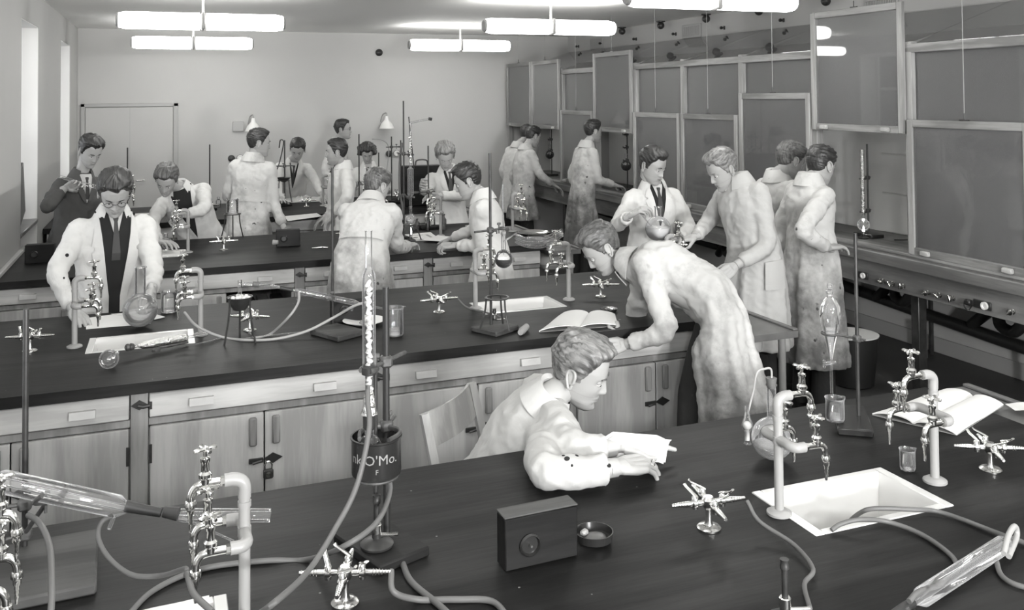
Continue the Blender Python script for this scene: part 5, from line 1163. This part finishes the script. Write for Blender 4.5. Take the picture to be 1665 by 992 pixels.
def person(label, N, H, yaw, head, face, arms, coatmat, hair=('back', 0), hairmat=None, hem=.52, Vn=None, skirt=None, feet=None, legs=None, vox=.012, collar=True, glasses=False, sc=1.0, spots=None,
           bulge=0., eye=True, belt=False, pocket=None, folds=1., hemw=1.0, trou=None, coatname='lab_coat', stainy=None, buttons=False, wide=1.0, shw=.150):
    global COATN; COATN += 1; seed = COATN
    N = P3(N); H = P3(H); U = (N-H).normalized(); F = V((math.sin(math.radians(yaw)), math.cos(math.radians(yaw)), 0)); Rv = F.cross(U).normalized(); F = U.cross(Rv).normalized()
    fl = V((H.x, H.y, 0)) if skirt is None else P3(skirt); fl0 = V((H.x, H.y, 0))
    if feet is not None: fl0 = V(feet)
    root = thing('person', label, 'person', (fl0.x, fl0.y, 0)); kx = (N-H).length/.54
    # spine and its sections
    K = V((H.x, H.y, hem)) if skirt is None else fl
    nodes = [(-.02, .060, .060), (.015, .085, .076), (.055, .122, .090), (.10, .162, .110), (.20, .178, .128), (.40, .160, .116), (.54, .178, .130)]
    path = []
    for s, a, b in nodes:
        c = N+(H-N)*(s/.54)-F*bulge*math.sin(PI*max(0, min(1, s/.54))); path.append([s, c, U, a*wide*sc, b*sc])
    D = (K-H); LK = D.length; Dn = D.normalized()
    for f_, a, b in ((.3, .195, .15), (.65, .21, .168), (1.0, .225*hemw, .185*hemw)):
        path.append([.54+LK*f_, H+D*f_, -Dn, a*sc*wide, b*sc*wide])
    ss = [p[0] for p in path]; arr = np.array([list(p[1])+list(p[2])+[p[3], p[4]] for p in path])
    def fr(s):
        r_ = [float(np.interp(s, ss, arr[:, j])) for j in range(8)]; c = V(r_[:3]); u = V(r_[3:6]).normalized(); Rr = (Rv-u*Rv.dot(u)).normalized(); return c, u, Rr, u.cross(Rr), r_[6], r_[7]
    def tp(s, th, off=0.):
        c, u, Rr, Fr, a, b = fr(s); e = 2/2.4; x = math.sin(th); y = math.cos(th); return c+Rr*math.copysign(abs(x)**e, x)*(a+off)+Fr*math.copysign(abs(y)**e, y)*(b+off)
    def front(s, x, off=0., back=False):
        c, u, Rr, Fr, a, b = fr(s); q = max(0, 1-abs(x/a)**2.4)**(1/2.4); return c+Rr*x+Fr*(b*q+off)*(-1 if back else 1)
    m = M(); rows = []; smax = ss[-1]; ns = 40; n = 40
    for i in range(ns+1):
        s = lerp(-.02, smax, i/ns); row = []
        for k in range(n):
            th = 2*PI*k/n; o_ = 0
            if s > .40: o_ = folds*.011*min(1, (s-.40)/.35)*math.sin(th*7+seed+1.5*math.sin(th*2+seed))+folds*.006*min(1, (s-.4)/.3)*math.sin(th*13+seed*2)
            row.append(tp(s, th, o_))
        rows += row
    m.add(rows, grid_faces(ns+1, n))
    hands = []; body = M(); tint = []
    for side, key in ((1, 'R'), (-1, 'L')):
        a = arms.get(key)
        S = N+Rv*side*shw*sc*wide-U*.088
        if a is None: a = dict(W=S+V((0, 0, -.50))+F*.06+Rv*side*.04)
        if 'So' in a: S = S+Rv*a['So'][0]*side+F*a['So'][1]+U*a['So'][2]
        W = P3(a['W']); l1, l2 = a.get('l', (.30, .265)); E_ = solve_elbow(S, W, a.get('E'), l1*sc, l2*sc, a.get('pole', (V((0, 0, -.6))-F*.6+Rv*side*.35)))
        d2 = (W-E_).normalized(); cuff = W-d2*.035; S0 = N+Rv*side*.07-U*.095
        pts = [S0, lerp(S0, S, .6), S, lerp(S, E_, .25), lerp(S, E_, .55), lerp(S, E_, .85), E_*.90+lerp(S, W, .5)*.10, lerp(E_, cuff, .2), lerp(E_, cuff, .5), lerp(E_, cuff, .8), cuff]
        rad = [.062, .064, .064, .061, .060, .055, .053, .052, .049, .046, .045]
        sp = cr_spline(pts, 5); rs = np.interp(np.linspace(0, 10, len(sp)), range(11), rad)*sc
        rs = [r*(1+.035*math.sin(i*1.15+seed)+.03*math.sin(i*.61+seed*2)) if i > 12 else r for i, r in enumerate(rs)]
        m.tube(sp, rs, 16)
        hd = V(a['dir']) if 'dir' in a else d2; pn = V(a.get('palm', (0, 0, -1)))
        body.tube([lerp(E_, W, .3), lerp(E_, W, .8), W+hd.normalized()*.0], [.036, .029, .026], 12); tint += [1.0]*36
        if a.get('hand', 'relaxed'): add_hand(body, tint, W+hd.normalized()*.012, hd, pn, side, a.get('hand', 'relaxed'), sc*a.get('hs', 1.0))
        hands.append((W, hd, E_))
    co_, no, fs = evalmesh(m, vox, 3)
    cl = co_.copy(); A_ = folds
    for i in range(len(co_)):
        x, y, z = co_[i]; q = V((x*9+seed, y*9, z*5)); v1 = noise.noise(q); v2 = noise.noise(V((x*22, y*22+seed, z*13)))
        v3 = noise.noise(V(((x+z)*16, (y+z*.6)*16+seed*3, (z-x)*7))); cl[i] += no[i]*(A_*.0065*(.32-abs(v1)*1.7)+A_*.0035*(.3-abs(v2)*1.5)+A_*.006*(.25-abs(v3)*1.7))
    cm = M(); cm.add([tuple(p) for p in cl], fs)
    coat = obj(coatname, cm, coatmat, root, ang=60)
    for px, py, r_ in (spots or []):
        ok, hp_, hn, _i = coat.ray_cast(O0-root.location, ray(px, py).normalized())
        if ok: obj('burn_hole', M().lathe([(r_, 0), (r_*.9, .0012), (.001, .0014)], hp_+root.location, hn, 9), m_blk, coat)
    # collar
    if collar:
        G_ = []; nn = 26; op = .62 if Vn else .25
        for i in range(nn+1):
            ph = lerp(op, 2*PI-op, i/nn); row = []; fdrop = .03*max(0, math.cos(ph))**2
            for r_, z in ((.057, .004), (.056, .040), (.063, .047), (.079, .018), (.101, -.034)):
                row.append(N+(Rv*math.sin(ph)*r_*1.05+F*math.cos(ph)*r_*.98+U*(z-fdrop*.6)*1.0)*sc)
            G_.append(row)
        obj('collar', M().grid(G_, .004), coatmat, coat)
    if Vn:
        ln = Vn.get('len', .30); w0 = Vn.get('w', .062); skew = Vn.get('skew', 0.); minw = Vn.get('minw', 0.)
        wv = lambda s: max(minw, w0*(1-(s/ln))**.9) if s < ln else minw
        rows = []; end = Vn.get('end', ln)
        def strip(x0f, x1f, off, s0, s1, mat, nm, par, th=.0, nx=9, nsx=60, offo=None):
            G_ = []
            for i in range(nsx+1):
                s = lerp(s0, s1, i/nsx); row = []
                for j in range(nx):
                    x = lerp(x0f(s), x1f(s), j/(nx-1)); o2 = off if offo is None else lerp(off, offo, j/(nx-1)); row.append(front(s, x, o2))
                G_.append(row)
            return obj(nm, M().grid(G_, th or .002), mat, par)
        strip(lambda s: -wv(s)-.012, lambda s: wv(s)+.012, .008, -.012, end-.002, Vn.get('mat', m_blk), Vn.get('name', 'sweater'), root)
        if Vn.get('shirt', True):
            strip(lambda s: -.034*(1-s/.13)-.002, lambda s: .034*(1-s/.13)+.002, .0115, -.015, .125, m_shirt, 'shirt_front', root)
        if Vn.get('tie', True): strip(lambda s: -np.interp(s, [0, .02, .035, .2], [.012, .014, .009, .022]), lambda s: np.interp(s, [0, .02, .035, .2], [.012, .014, .009, .022]), .015, .008, min(ln*.85, .24), m_tie, 'tie', root)
        for sd in (-1, 1):
            lw = lambda s: .012+.050*min(1, max(0, s)/(.30*ln))*max(0, 1-max(0, (s-.30*ln)/(.72*ln)))**.8-(.018 if .26*ln < s < .31*ln else 0)
            strip(lambda s: sd*(wv(s)), lambda s: sd*(wv(s)+lw(s)), .016, .0, end, coatmat, 'lapel', coat, .004, 6, 60, offo=.013)
    if buttons:
        for s in (.36, .46, .56): 
            c = front(s, .01, .012); b = M().lathe([(.009, 0), (.010, .003), (.001, .004)], c, fr(s)[3], 12); obj('button', b, m_shirt, coat)
    if belt:
        G_ = [[front(s, lerp(-.15, .15, j/16), .012, True) for j in range(17)] for s in (.37, .395, .42)]; obj('half_belt', M().grid(G_, .004), coatmat, coat)
    for pk in (pocket or []):
        s_, t_ = pk; G_ = [[tp(s_+.15*i/4, t_+(.16/.2)*(j/6-.5)*.9, .014) for j in range(7)] for i in range(5)]; obj('pocket', M().grid(G_, .004), coatmat, coat)
    # head
    hc = P3(head) if len(head) == 3 else PY(head[0], head[1], (N+U*.16).y)
    fy_, fp, frl = [math.radians(v) for v in face]; fh = V((math.sin(fy_)*math.cos(fp), math.cos(fy_)*math.cos(fp), -math.sin(fp))); rh = V((math.cos(fy_), -math.sin(fy_), 0)); uh = rh.cross(fh).normalized()
    rh, uh = rh*math.cos(frl)+uh*math.sin(frl), uh*math.cos(frl)-rh*math.sin(frl)
    A = np.array([rh[:], fh[:], uh[:]]); hcn = np.array(hc[:]); hp = (HP.reshape(-1, 3)*sc) @ A+hcn
    body.add([tuple(p) for p in hp], HFACES); tint += list(TINT.reshape(-1))
    T_ = lambda p: V(tuple(np.array(p)*sc @ A+hcn))
    em = M(); ear(em, 1); ear(em, -1); body.add([T_(v) for v in em.v], em.f); tint += [1.0]*len(em.v)
    lid = M()
    for s in (-1, 1): lid.ball((s*.031, .0765, .0095), (.0135, .0125, .0105), 12, 8)
    body.add([T_(v) for v in lid.v], lid.f); tint += [.85]*len(lid.v)
    k0 = T_((0, -.025, -.045)); k1 = T_((0, -.02, -.075))
    body.tube([k0, k1, lerp(k1, N+U*.01, .5), N+U*.01, N-U*.05], [.046, .048, .049, .054, .070], 18); tint += [.97]*90
    # trunk and legs under the clothes, same mesh
    if legs is None:
        legs = []
        for s in (1, -1):
            hj = H+Rv*s*.075-F*.02; an = V((fl0.x, fl0.y, .08))+Rv.normalized()*s*.10*V((1, 1, 0)).length/1.414; an.z = .085; kn = lerp(hj, an, .5)+V((F.x, F.y, 0))*.03; legs.append((hj, kn, an))
    bt = M(); bt.tube([N-U*.03, N-U*.10, lerp(N, H, .5), H], [.05, .08, .085, .09], 14).ball(H-F*.02, (.095, .09, .09), 12, 8)
    tm = M(); tm.ball(H-F*.02, (.10, .095, .10), 14, 10)
    for hj, kn, an in legs:
        bt.tube([H, hj], .05, 10); bt.tube([hj, kn, an, an-V((0, 0, .06))], [.06, .05, .04, .038], 10); tm.tube([hj, lerp(hj, kn, .5), kn, lerp(kn, an, .5), an-V((0, 0, .02))], [.08, .084, .078, .072, .075], 16)
    c2, n2, f2 = evalmesh(bt, .025, 2); body.add([tuple(p) for p in c2], f2); tint += [1.0]*len(c2)
    bo = obj('body', body, m_skin, root, ang=60); at = bo.data.attributes.new('tint', 'FLOAT', 'POINT'); at.data.foreach_set('value', np.array(tint, dtype=np.float32))
    c3, n3, f3 = evalmesh(tm, .018, 3); t3 = M(); t3.add([tuple(p) for p in c3], f3); obj('trousers', t3, trou or m_trou, root, ang=60)
    fd = V((F.x, F.y, 0)).normalized()
    for hj, kn, an in legs:
        z0 = an.z-.085; sm = M(); R = Matrix(((fd.y, fd.x, 0), (-fd.x, fd.y, 0), (0, 0, 1)))
        rows = []
        for y, w_, h_ in ((-.075, .020, .05), (-.068, .034, .085), (-.03, .038, .09), (.02, .040, .075), (.08, .046, .055), (.13, .046, .048), (.17, .034, .036), (.182, .012, .024)):
            rows.append([V((an.x, an.y, z0))+R @ V((w_*math.cos(t), y, .001+h_*.5+h_*.5*math.copysign(abs(math.sin(t))**.6, math.sin(t)))) for t in [2*PI*k/12 for k in range(12)]])
        sm.add([p for r_ in rows for p in r_], grid_faces(len(rows), 12)); obj('shoe', sm, m_shoe, root)
    # hair, brows, eyes
    key = hair
    if key not in HCACHE: HCACHE[key] = hair_mesh(*hair)
    hm = HCACHE[key]; me = hm.mesh('hair'); ho = obj('hair', me, hairmat or m_hairD, root, ang=70)
    Mx = Matrix([[rh.x, fh.x, uh.x, hc.x-root.location.x], [rh.y, fh.y, uh.y, hc.y-root.location.y], [rh.z, fh.z, uh.z, hc.z-root.location.z], [0, 0, 0, 1]]) @ Matrix.Scale(sc, 4); ho.matrix_local = Mx
    if eye:
        for s in (-1, 1):
            obj('eyebrow', M().tube([T_((s*.016, .0985, .026)), T_((s*.028, .0975, .031)), T_((s*.045, .086, .027))], [.0028, .0034, .002], 6), hairmat or m_hairD, root)
            e_ = obj('eye', M().ball(T_((s*.031, .0775, .0055)), .0118*sc, 12, 8), m_eyew, root); obj('iris', M().ball(T_((s*.031, .0855, .0025)), .0056*sc, 8, 6), m_iris, e_)
    if glasses:
        g = M()
        for s in (-1, 1):
            g.tube([T_((s*.033+.021*math.cos(a), .100-.004*abs(math.cos(a)), .003+.017*math.sin(a))) for a in [2*PI*i/20 for i in range(20)]], .0014, 6, closed=True)
            g.tube([T_((s*.054, .096, .008)), T_((s*.072, .06, .010)), T_((s*.079, -.005, .006))], .0014, 6)
        g.tube([T_((-.012, .101, .008)), T_((0, .106, .011)), T_((.012, .101, .008))], .0014, 6); obj('eyeglasses', g, m_iron, root)
    return root, dict(N=N, H=H, U=U, F=F, R=Rv, hands=hands, tp=tp, front=front, coat=coat, T=T_)

m_hairD = hair_mat('dark_hair', .012, .05); m_hairM = hair_mat('brown_hair', .04, .15); m_hairL = hair_mat('fair_hair', .09, .30); m_hairF = hair_mat('swept_fair_brown_hair', .05, .22)
c_white = cloth('clean_lab_coat', .60, .12, 1, .0, stain=.05); c_w2 = cloth('worn_lab_coat', .55, .3, 5, .3, stain=.15); c_w3 = cloth('cream_lab_coat', .56, .3, 9, .15, stain=.1)
c_st = cloth('stained_lab_coat', .52, .8, 3, 1.0, ht=1.5, stain=.5); c_st2 = cloth('heavily_stained_lab_coat', .50, .85, 7, 1.25, ht=1.55, stain=.45); c_st3 = cloth('grimy_lab_coat', .50, .8, 12, .9, ht=1.5, stain=.5)
c_fore = cloth('clean_white_lab_coat_front', .43, .15, 14, .0, stain=.0); c_lean = cloth('smudged_lab_coat', .47, .8, 17, 1.0, ht=1.3, stain=.12)
c_jack = cloth('dark_work_jacket', .085, .2, 4, 0, stain=0)

# --- the seated reader at the nearest bench
p20, i20 = person('young man seated at the nearest bench in a white coat, reading a booklet', (895, 648, 2.90), V((1.04, 3.14, .55)), 112, (941, 603, 2.90), (124, 24, -6),
    dict(R=dict(E=PZ(886, 772, .965), W=PZ(1003, 760, .955), hand='relaxed', dir=PZ(1085, 748, .935)-PZ(1003, 760, .955), palm=(0, .25, -1), So=(.0, .0, .03)),
         L=dict(E=PZ(935, 735, .96), W=PZ(1000, 728, .96), hand='flat', dir=(1, 0, -.1), palm=(0, -.3, -1))), c_fore, ('back', 3), m_hairF, Vn=dict(len=.34, w=.055, shirt=False, tie=False), vox=.0085, spots=[(922, 746, .009), (938, 741, .006), (916, 741, .005), (930, 757, .004), (990, 757, .007)],
    skirt=V((1.40, 3.10, .52)), feet=(1.25, 3.17, 0), legs=[(V((1.27, 3.10, .54)), V((1.62, 2.94, .53)), V((1.60, 2.96, .085))), (V((1.31, 3.22, .54)), V((1.70, 3.14, .53)), V((1.68, 3.16, .085)))], folds=.8)
# booklet he reads
b = thing('open_booklet', 'thin white booklet held open by the seated reading man', 'booklet', PZ(1030, 745))
q0, q1, q2, q3 = PZ(1000, 708, 1.00), PZ(1092, 716, 1.00), PZ(1082, 752, .925), PZ(952, 748, .925)
for nm, off in (('front_page', 0), ('back_page', .012)):
    G_ = []
    for i in range(10):
        u = i/9; row = []
        for j in range(8):
            v = j/7; p = lerp(lerp(q0, q1, u), lerp(q3, q2, u), v)+V((0, off, off*.6+.018*math.sin(PI*v)*(.4+.6*u)-.035*max(0, u-.8)*5*off*40)); row.append(p)
        G_.append(row)
    obj(nm, M().grid(G_, .002), m_paper, b)
single('ring', M().tube([PZ(1062, 752, .955)+V((.0, .010*math.cos(a), .010*math.sin(a))) for a in [2*PI*i/16 for i in range(16)]], .0015, 6, closed=True), m_chrome, 'finger ring on the seated reader\'s hand', 'ring')
# --- the man leaning over the second bench
p19, i19 = person('man bending far over the second bench in a smudged white coat, hands clasped', (1018, 428, 4.12), (1160, 492, 3.78), 300, (981, 404, 4.22), (284, 42, 0),
    dict(L=dict(E=(1088, 540), W=PY(1018, 560, 3.99), hand='grip', dir=V((-.6, .1, -.05)), palm=(0, .8, -.5), So=(-.02, .02, -.03)), R=dict(E=(1030, 530), W=PY(1003, 536, 4.16), hand='grip', dir=V((-.5, -.3, .1)), palm=(0, -1, -.2))),
    c_lean, ('back', 5), m_hairM, hem=.45, bulge=.06, skirt=PY(1204, 715, 3.62), feet=(PY(1170, 682, 3.62).x, 3.62, 0), legs=[(PY(1160, 520, 3.80), PY(1128, 640, 3.84), PY(1118, 850, 3.66)), (PY(1185, 520, 3.68), PY(1190, 650, 3.60), PY(1190, 880, 3.45))], vox=.010, folds=1.1, hemw=1.1, wide=.95)
# --- left: man with spectacles
p2, i2 = person('man with spectacles and black sweater under an open white coat, head bowed, far left', (184, 345, 5.58), (178, 500, 5.62), 168, (187, 313, 5.45), (176, 40, 0),
    dict(R=dict(E=(90, 445), W=PZ(120, 505, .96), hand='relaxed', dir=V((.15, -.35, -.12)), palm=(0, 0, -1)), L=dict(E=(250, 440), W=PZ(247, 472, 1.05), hand='grip', dir=V((.0, -.3, -.25)), palm=(-.8, 0, -.4))),
    c_w3, ('back', 7), m_hairD, spots=[(109, 415, .010), (104, 452, .006)], Vn=dict(len=.62, w=.085, minw=.028, end=.80), glasses=True, vox=.010, wide=1.12)
# --- dark jacket
p1, i1 = person('young man in a dark jacket raising a glass tube, by the left wall', (133, 283, 8.15), (118, 385, 8.2), 148, (146, 246, 8.08), (146, 32, 0),
    dict(R=dict(E=(74, 340), W=PY(106, 306, 7.92), hand='pinch', dir=V((.3, -.1, .12)), palm=(.2, -.9, -.3)), L=dict(W=PY(180, 345, 7.95))), c_jack, ('side', 2), m_hairD, hem=.78, Vn=dict(len=.22, w=.05, mat=m_shirt, name='shirt', tie=True), vox=.014, coatname='jacket')
single('glass_rod', M().tube([PY(97, 287, 7.88), PY(128, 297, 7.86), PY(156, 304, 7.86)], [.012, .013, .016], 10, caps=False), m_glass, 'glass tube held by the young man in the dark jacket', 'glass tube')
# --- fair man leaning at the third bench, left
p3, i3 = person('fair haired man leaning over the left of the third bench, dark sweater under coat', (292, 305, 7.95), (330, 392, 8.15), 190, (271, 292, 7.78), (196, 42, 8),
    dict(R=dict(E=(247, 362), W=PZ(256, 393, .98), hand='relaxed', dir=V((.3, -.3, 0)), palm=(0, 0, -1)), L=dict(E=(333, 340), W=PY(300, 350, 7.7), hand='grip', dir=V((-.25, -.2, 0)), palm=(0, -.6, -.6))),
    c_w2, ('side', 9), m_hairM, Vn=dict(len=.42, w=.085, minw=.0, shirt=False, tie=False), vox=.013, wide=1.08)
# --- seen from behind between benches three and four
p4, i4 = person('man seen from behind in a belted stained coat, between the two far benches', (412, 256, 8.45), (405, 345, 8.45), 18, (420, 233, 8.45), (82, 8, 0),
    dict(L=dict(E=(370, 318), W=PY(374, 322, 8.85), hand='relaxed'), R=dict(E=(445, 330), W=PY(462, 372, 8.30), hand='relaxed')), c_st3, ('crop', 4), m_hairD, belt=True, vox=.013, hem=.5)
p5, i5 = person('dark haired man in a white coat and tie leaning on the farthest bench', (478, 262, 10.75), (472, 335, 11.0), 185, (484, 243, 10.55), (196, 36, 6),
    dict(L=dict(E=(511, 290), W=PZ(524, 318, .98), hand='flat', dir=V((.1, -.3, -.1)), palm=(0, 0, -1)), R=dict(E=(450, 296), W=PZ(458, 325, .98), hand='flat', dir=V((0, -.3, 0)))), c_white, ('crop', 6), m_hairD, Vn=dict(len=.26, w=.05), vox=.014)
p6, i6 = person('tall man with spectacles standing against the back wall, looking right', (548, 229, 11.5), (546, 305, 11.5), 120, (557, 211, 11.45), (108, 0, 0), dict(), c_w3, ('crop', 8), m_hairD, glasses=True, vox=.016, eye=True)
p7, i7 = person('man in profile facing left in a clean white coat, middle of the third bench', (558, 268, 8.75), (552, 352, 8.75), 268, (548, 248, 8.72), (286, 4, 0),
    dict(L=dict(E=(566, 318), W=PY(542, 352, 8.45), hand='relaxed'), R=dict(W=PY(530, 350, 8.95))), c_white, ('crop', 10), m_hairD, vox=.013)
p8, i8 = person('dark haired woman in a white coat with head bowed at the farthest bench', (599, 267, 10.95), (600, 338, 10.95), 192, (597, 248, 10.8), (190, 38, 0),
    dict(R=dict(W=PY(580, 300, 10.6)), L=dict(W=PY(622, 300, 10.6))), c_white, ('bun', 11), m_hairD, Vn=dict(len=.16, w=.04, mat=m_skin, name='neckline', shirt=False, tie=False), vox=.015, sc=.94)
at = None
for ch_ in p8.children:
    if ch_.name.startswith('neckline'): a_ = ch_.data.attributes.new('tint', 'FLOAT', 'POINT'); a_.data.foreach_set('value', np.ones(len(ch_.data.vertices), dtype=np.float32))
p9, i9 = person('man with wavy fair hair and tie working with crossed arms behind the third bench', (728, 275, 8.45), (729, 352, 8.5), 186, (724, 254, 8.32), (190, 36, -4),
    dict(R=dict(E=(693, 312), W=PY(688, 300, 8.1), hand='pinch', dir=V((-.1, -.2, .05)), palm=(1, 0, -.3)), L=dict(E=(758, 318), W=PY(712, 318, 8.15), hand='relaxed', dir=V((-.4, -.1, 0)), palm=(0, -.8, -.5))), c_white, ('wavy', 12), m_hairL, Vn=dict(len=.30, w=.06), vox=.013, wide=1.05)
# --- front side of the third bench
p10, i10 = person('man seen from behind bending over the third bench in a soiled belted coat', (604, 326, 6.25), (588, 420, 6.05), 28, (612, 304, 6.32), (58, 26, 0),
    dict(R=dict(E=(645, 402), W=PZ(664, 400, .955), hand='relaxed', dir=V((.2, .3, 0)), palm=(0, 0, -1)), L=dict(W=PZ(600, 392, .95))), c_st, ('crop', 13), m_hairM, belt=True, hem=.5, vox=.011, wide=1.08)
p11, i11 = person('dark haired man in profile holding a sheet at the third bench, white coat', (784, 318, 6.22), (800, 415, 6.15), 285, (762, 295, 6.28), (292, 24, 0),
    dict(L=dict(E=(788, 400), W=PZ(742, 399, .965), hand='grip', dir=V((-.4, .12, 0)), palm=(0, .3, -1), So=(0, .02, 0)), R=dict(W=PZ(735, 388, .95))), c_white, ('side', 14), m_hairD, hem=.5, vox=.011)
# --- at the hoods
p12, i12 = person('man half hidden behind his neighbour at the far end of the hoods', (842, 236, 11.3), (834, 310, 11.3), 70, (856, 219, 11.3), (70, 20, 0), dict(), c_w2, ('crop', 15), m_hairD, vox=.016, eye=False)
p13, i13 = person('man with dark hair reaching into the far fume hood, greyish coat', (855, 240, 10.45), (850, 318, 10.40), 84, (866, 222, 10.45), (75, 22, 0),
    dict(R=dict(E=PY(878, 285, 10.2), W=PY(901, 301, 10.2), hand='relaxed')), c_st3, ('crop', 15), m_hairD, vox=.015, hem=.55)
p14, i14 = person('lone man in a coat stained dark below the waist, working at the hood row', (954, 235, 9.1), (946, 325, 9.1), 88, (964, 214, 9.1), (84, 6, 0),
    dict(R=dict(E=PY(972, 293, 8.92), W=PY(1000, 301, 8.98), hand='relaxed')), c_st2, ('crop', 16), m_hairD, vox=.014, hem=.40)
p15, i15 = person('man in a spotless white coat and tie swirling a large round flask', (1062, 300, 5.72), (1060, 402, 5.75), 186, (1060, 270, 5.66), (158, 22, 0),
    dict(R=dict(E=(1003, 368), W=PY(1022, 352, 5.42), hand='pinch', dir=V((.12, -.12, .1)), palm=(.7, -.3, -.5)), L=dict(E=(1122, 372), W=PY(1104, 388, 5.45), hand='relaxed', dir=V((-.3, -.1, .0)), palm=(0, 0, 1))), c_white, ('side', 17), m_hairD, Vn=dict(len=.34, w=.06), vox=.0105, buttons=True)
p16, i16 = person("fair man in white coat looking down left beside the second bench's end slab", (1201, 293, 4.86), (1226, 405, 4.80), 262, (1176, 276, 4.90), (272, 30, 0),
    dict(L=dict(E=(1250, 400), W=PY(1196, 432, 4.62), hand='relaxed', dir=V((-.2, .0, -.12)), palm=(.3, .6, -.3)), R=dict(E=(1150, 362), W=PY(1130, 385, 5.0), hand='grip', dir=V((-.3, 0, -.05)))), c_fore, ('back', 18), m_hairL, vox=.010, hem=.5, pocket=[(.60, -1.4)], wide=1.05)
p17, i17 = person('man peering over the shoulder of his neighbour at the open hood, stained coat', (1263, 285, 5.3), (1276, 385, 5.3), 85, (1284, 262, 5.25), (88, 24, 0), dict(), c_st3, ('back', 19), m_hairM, vox=.012, hem=.5)
p18, i18 = person('man with short dark hair in a blotched coat standing at the open fume hood', (1316, 292, 4.78), (1318, 395, 4.78), 92, (1334, 270, 4.78), (76, 20, 0),
    dict(R=dict(E=PY(1303, 376, 4.47), W=PY(1347, 403, 4.52), hand='relaxed', dir=V((.3, .05, 0)))), c_st, ('crop', 20), m_hairD, vox=.011, hem=.35, hemw=1.05)
# things in their hands
t = thing('large_round_flask', 'big round flask of cloudy liquid held by the man in the spotless coat', 'flask', PY(1072, 388, 5.38)); c = PY(1070, 372, 5.38)
obj('flask_glass', flask_m(c, .085, .022, .06, 28), m_glass, t); obj('liquid', liquid_m(c, .085, .01), thin_glass('cloudy_liquid', .8, .7, haze=.7), t)
single('stirring_rod', M().cyl(PY(1036, 340, 5.36), PY(1062, 372, 5.38), .004), m_glass, 'thin glass rod dipped by the man into the large round flask', 'glass rod')
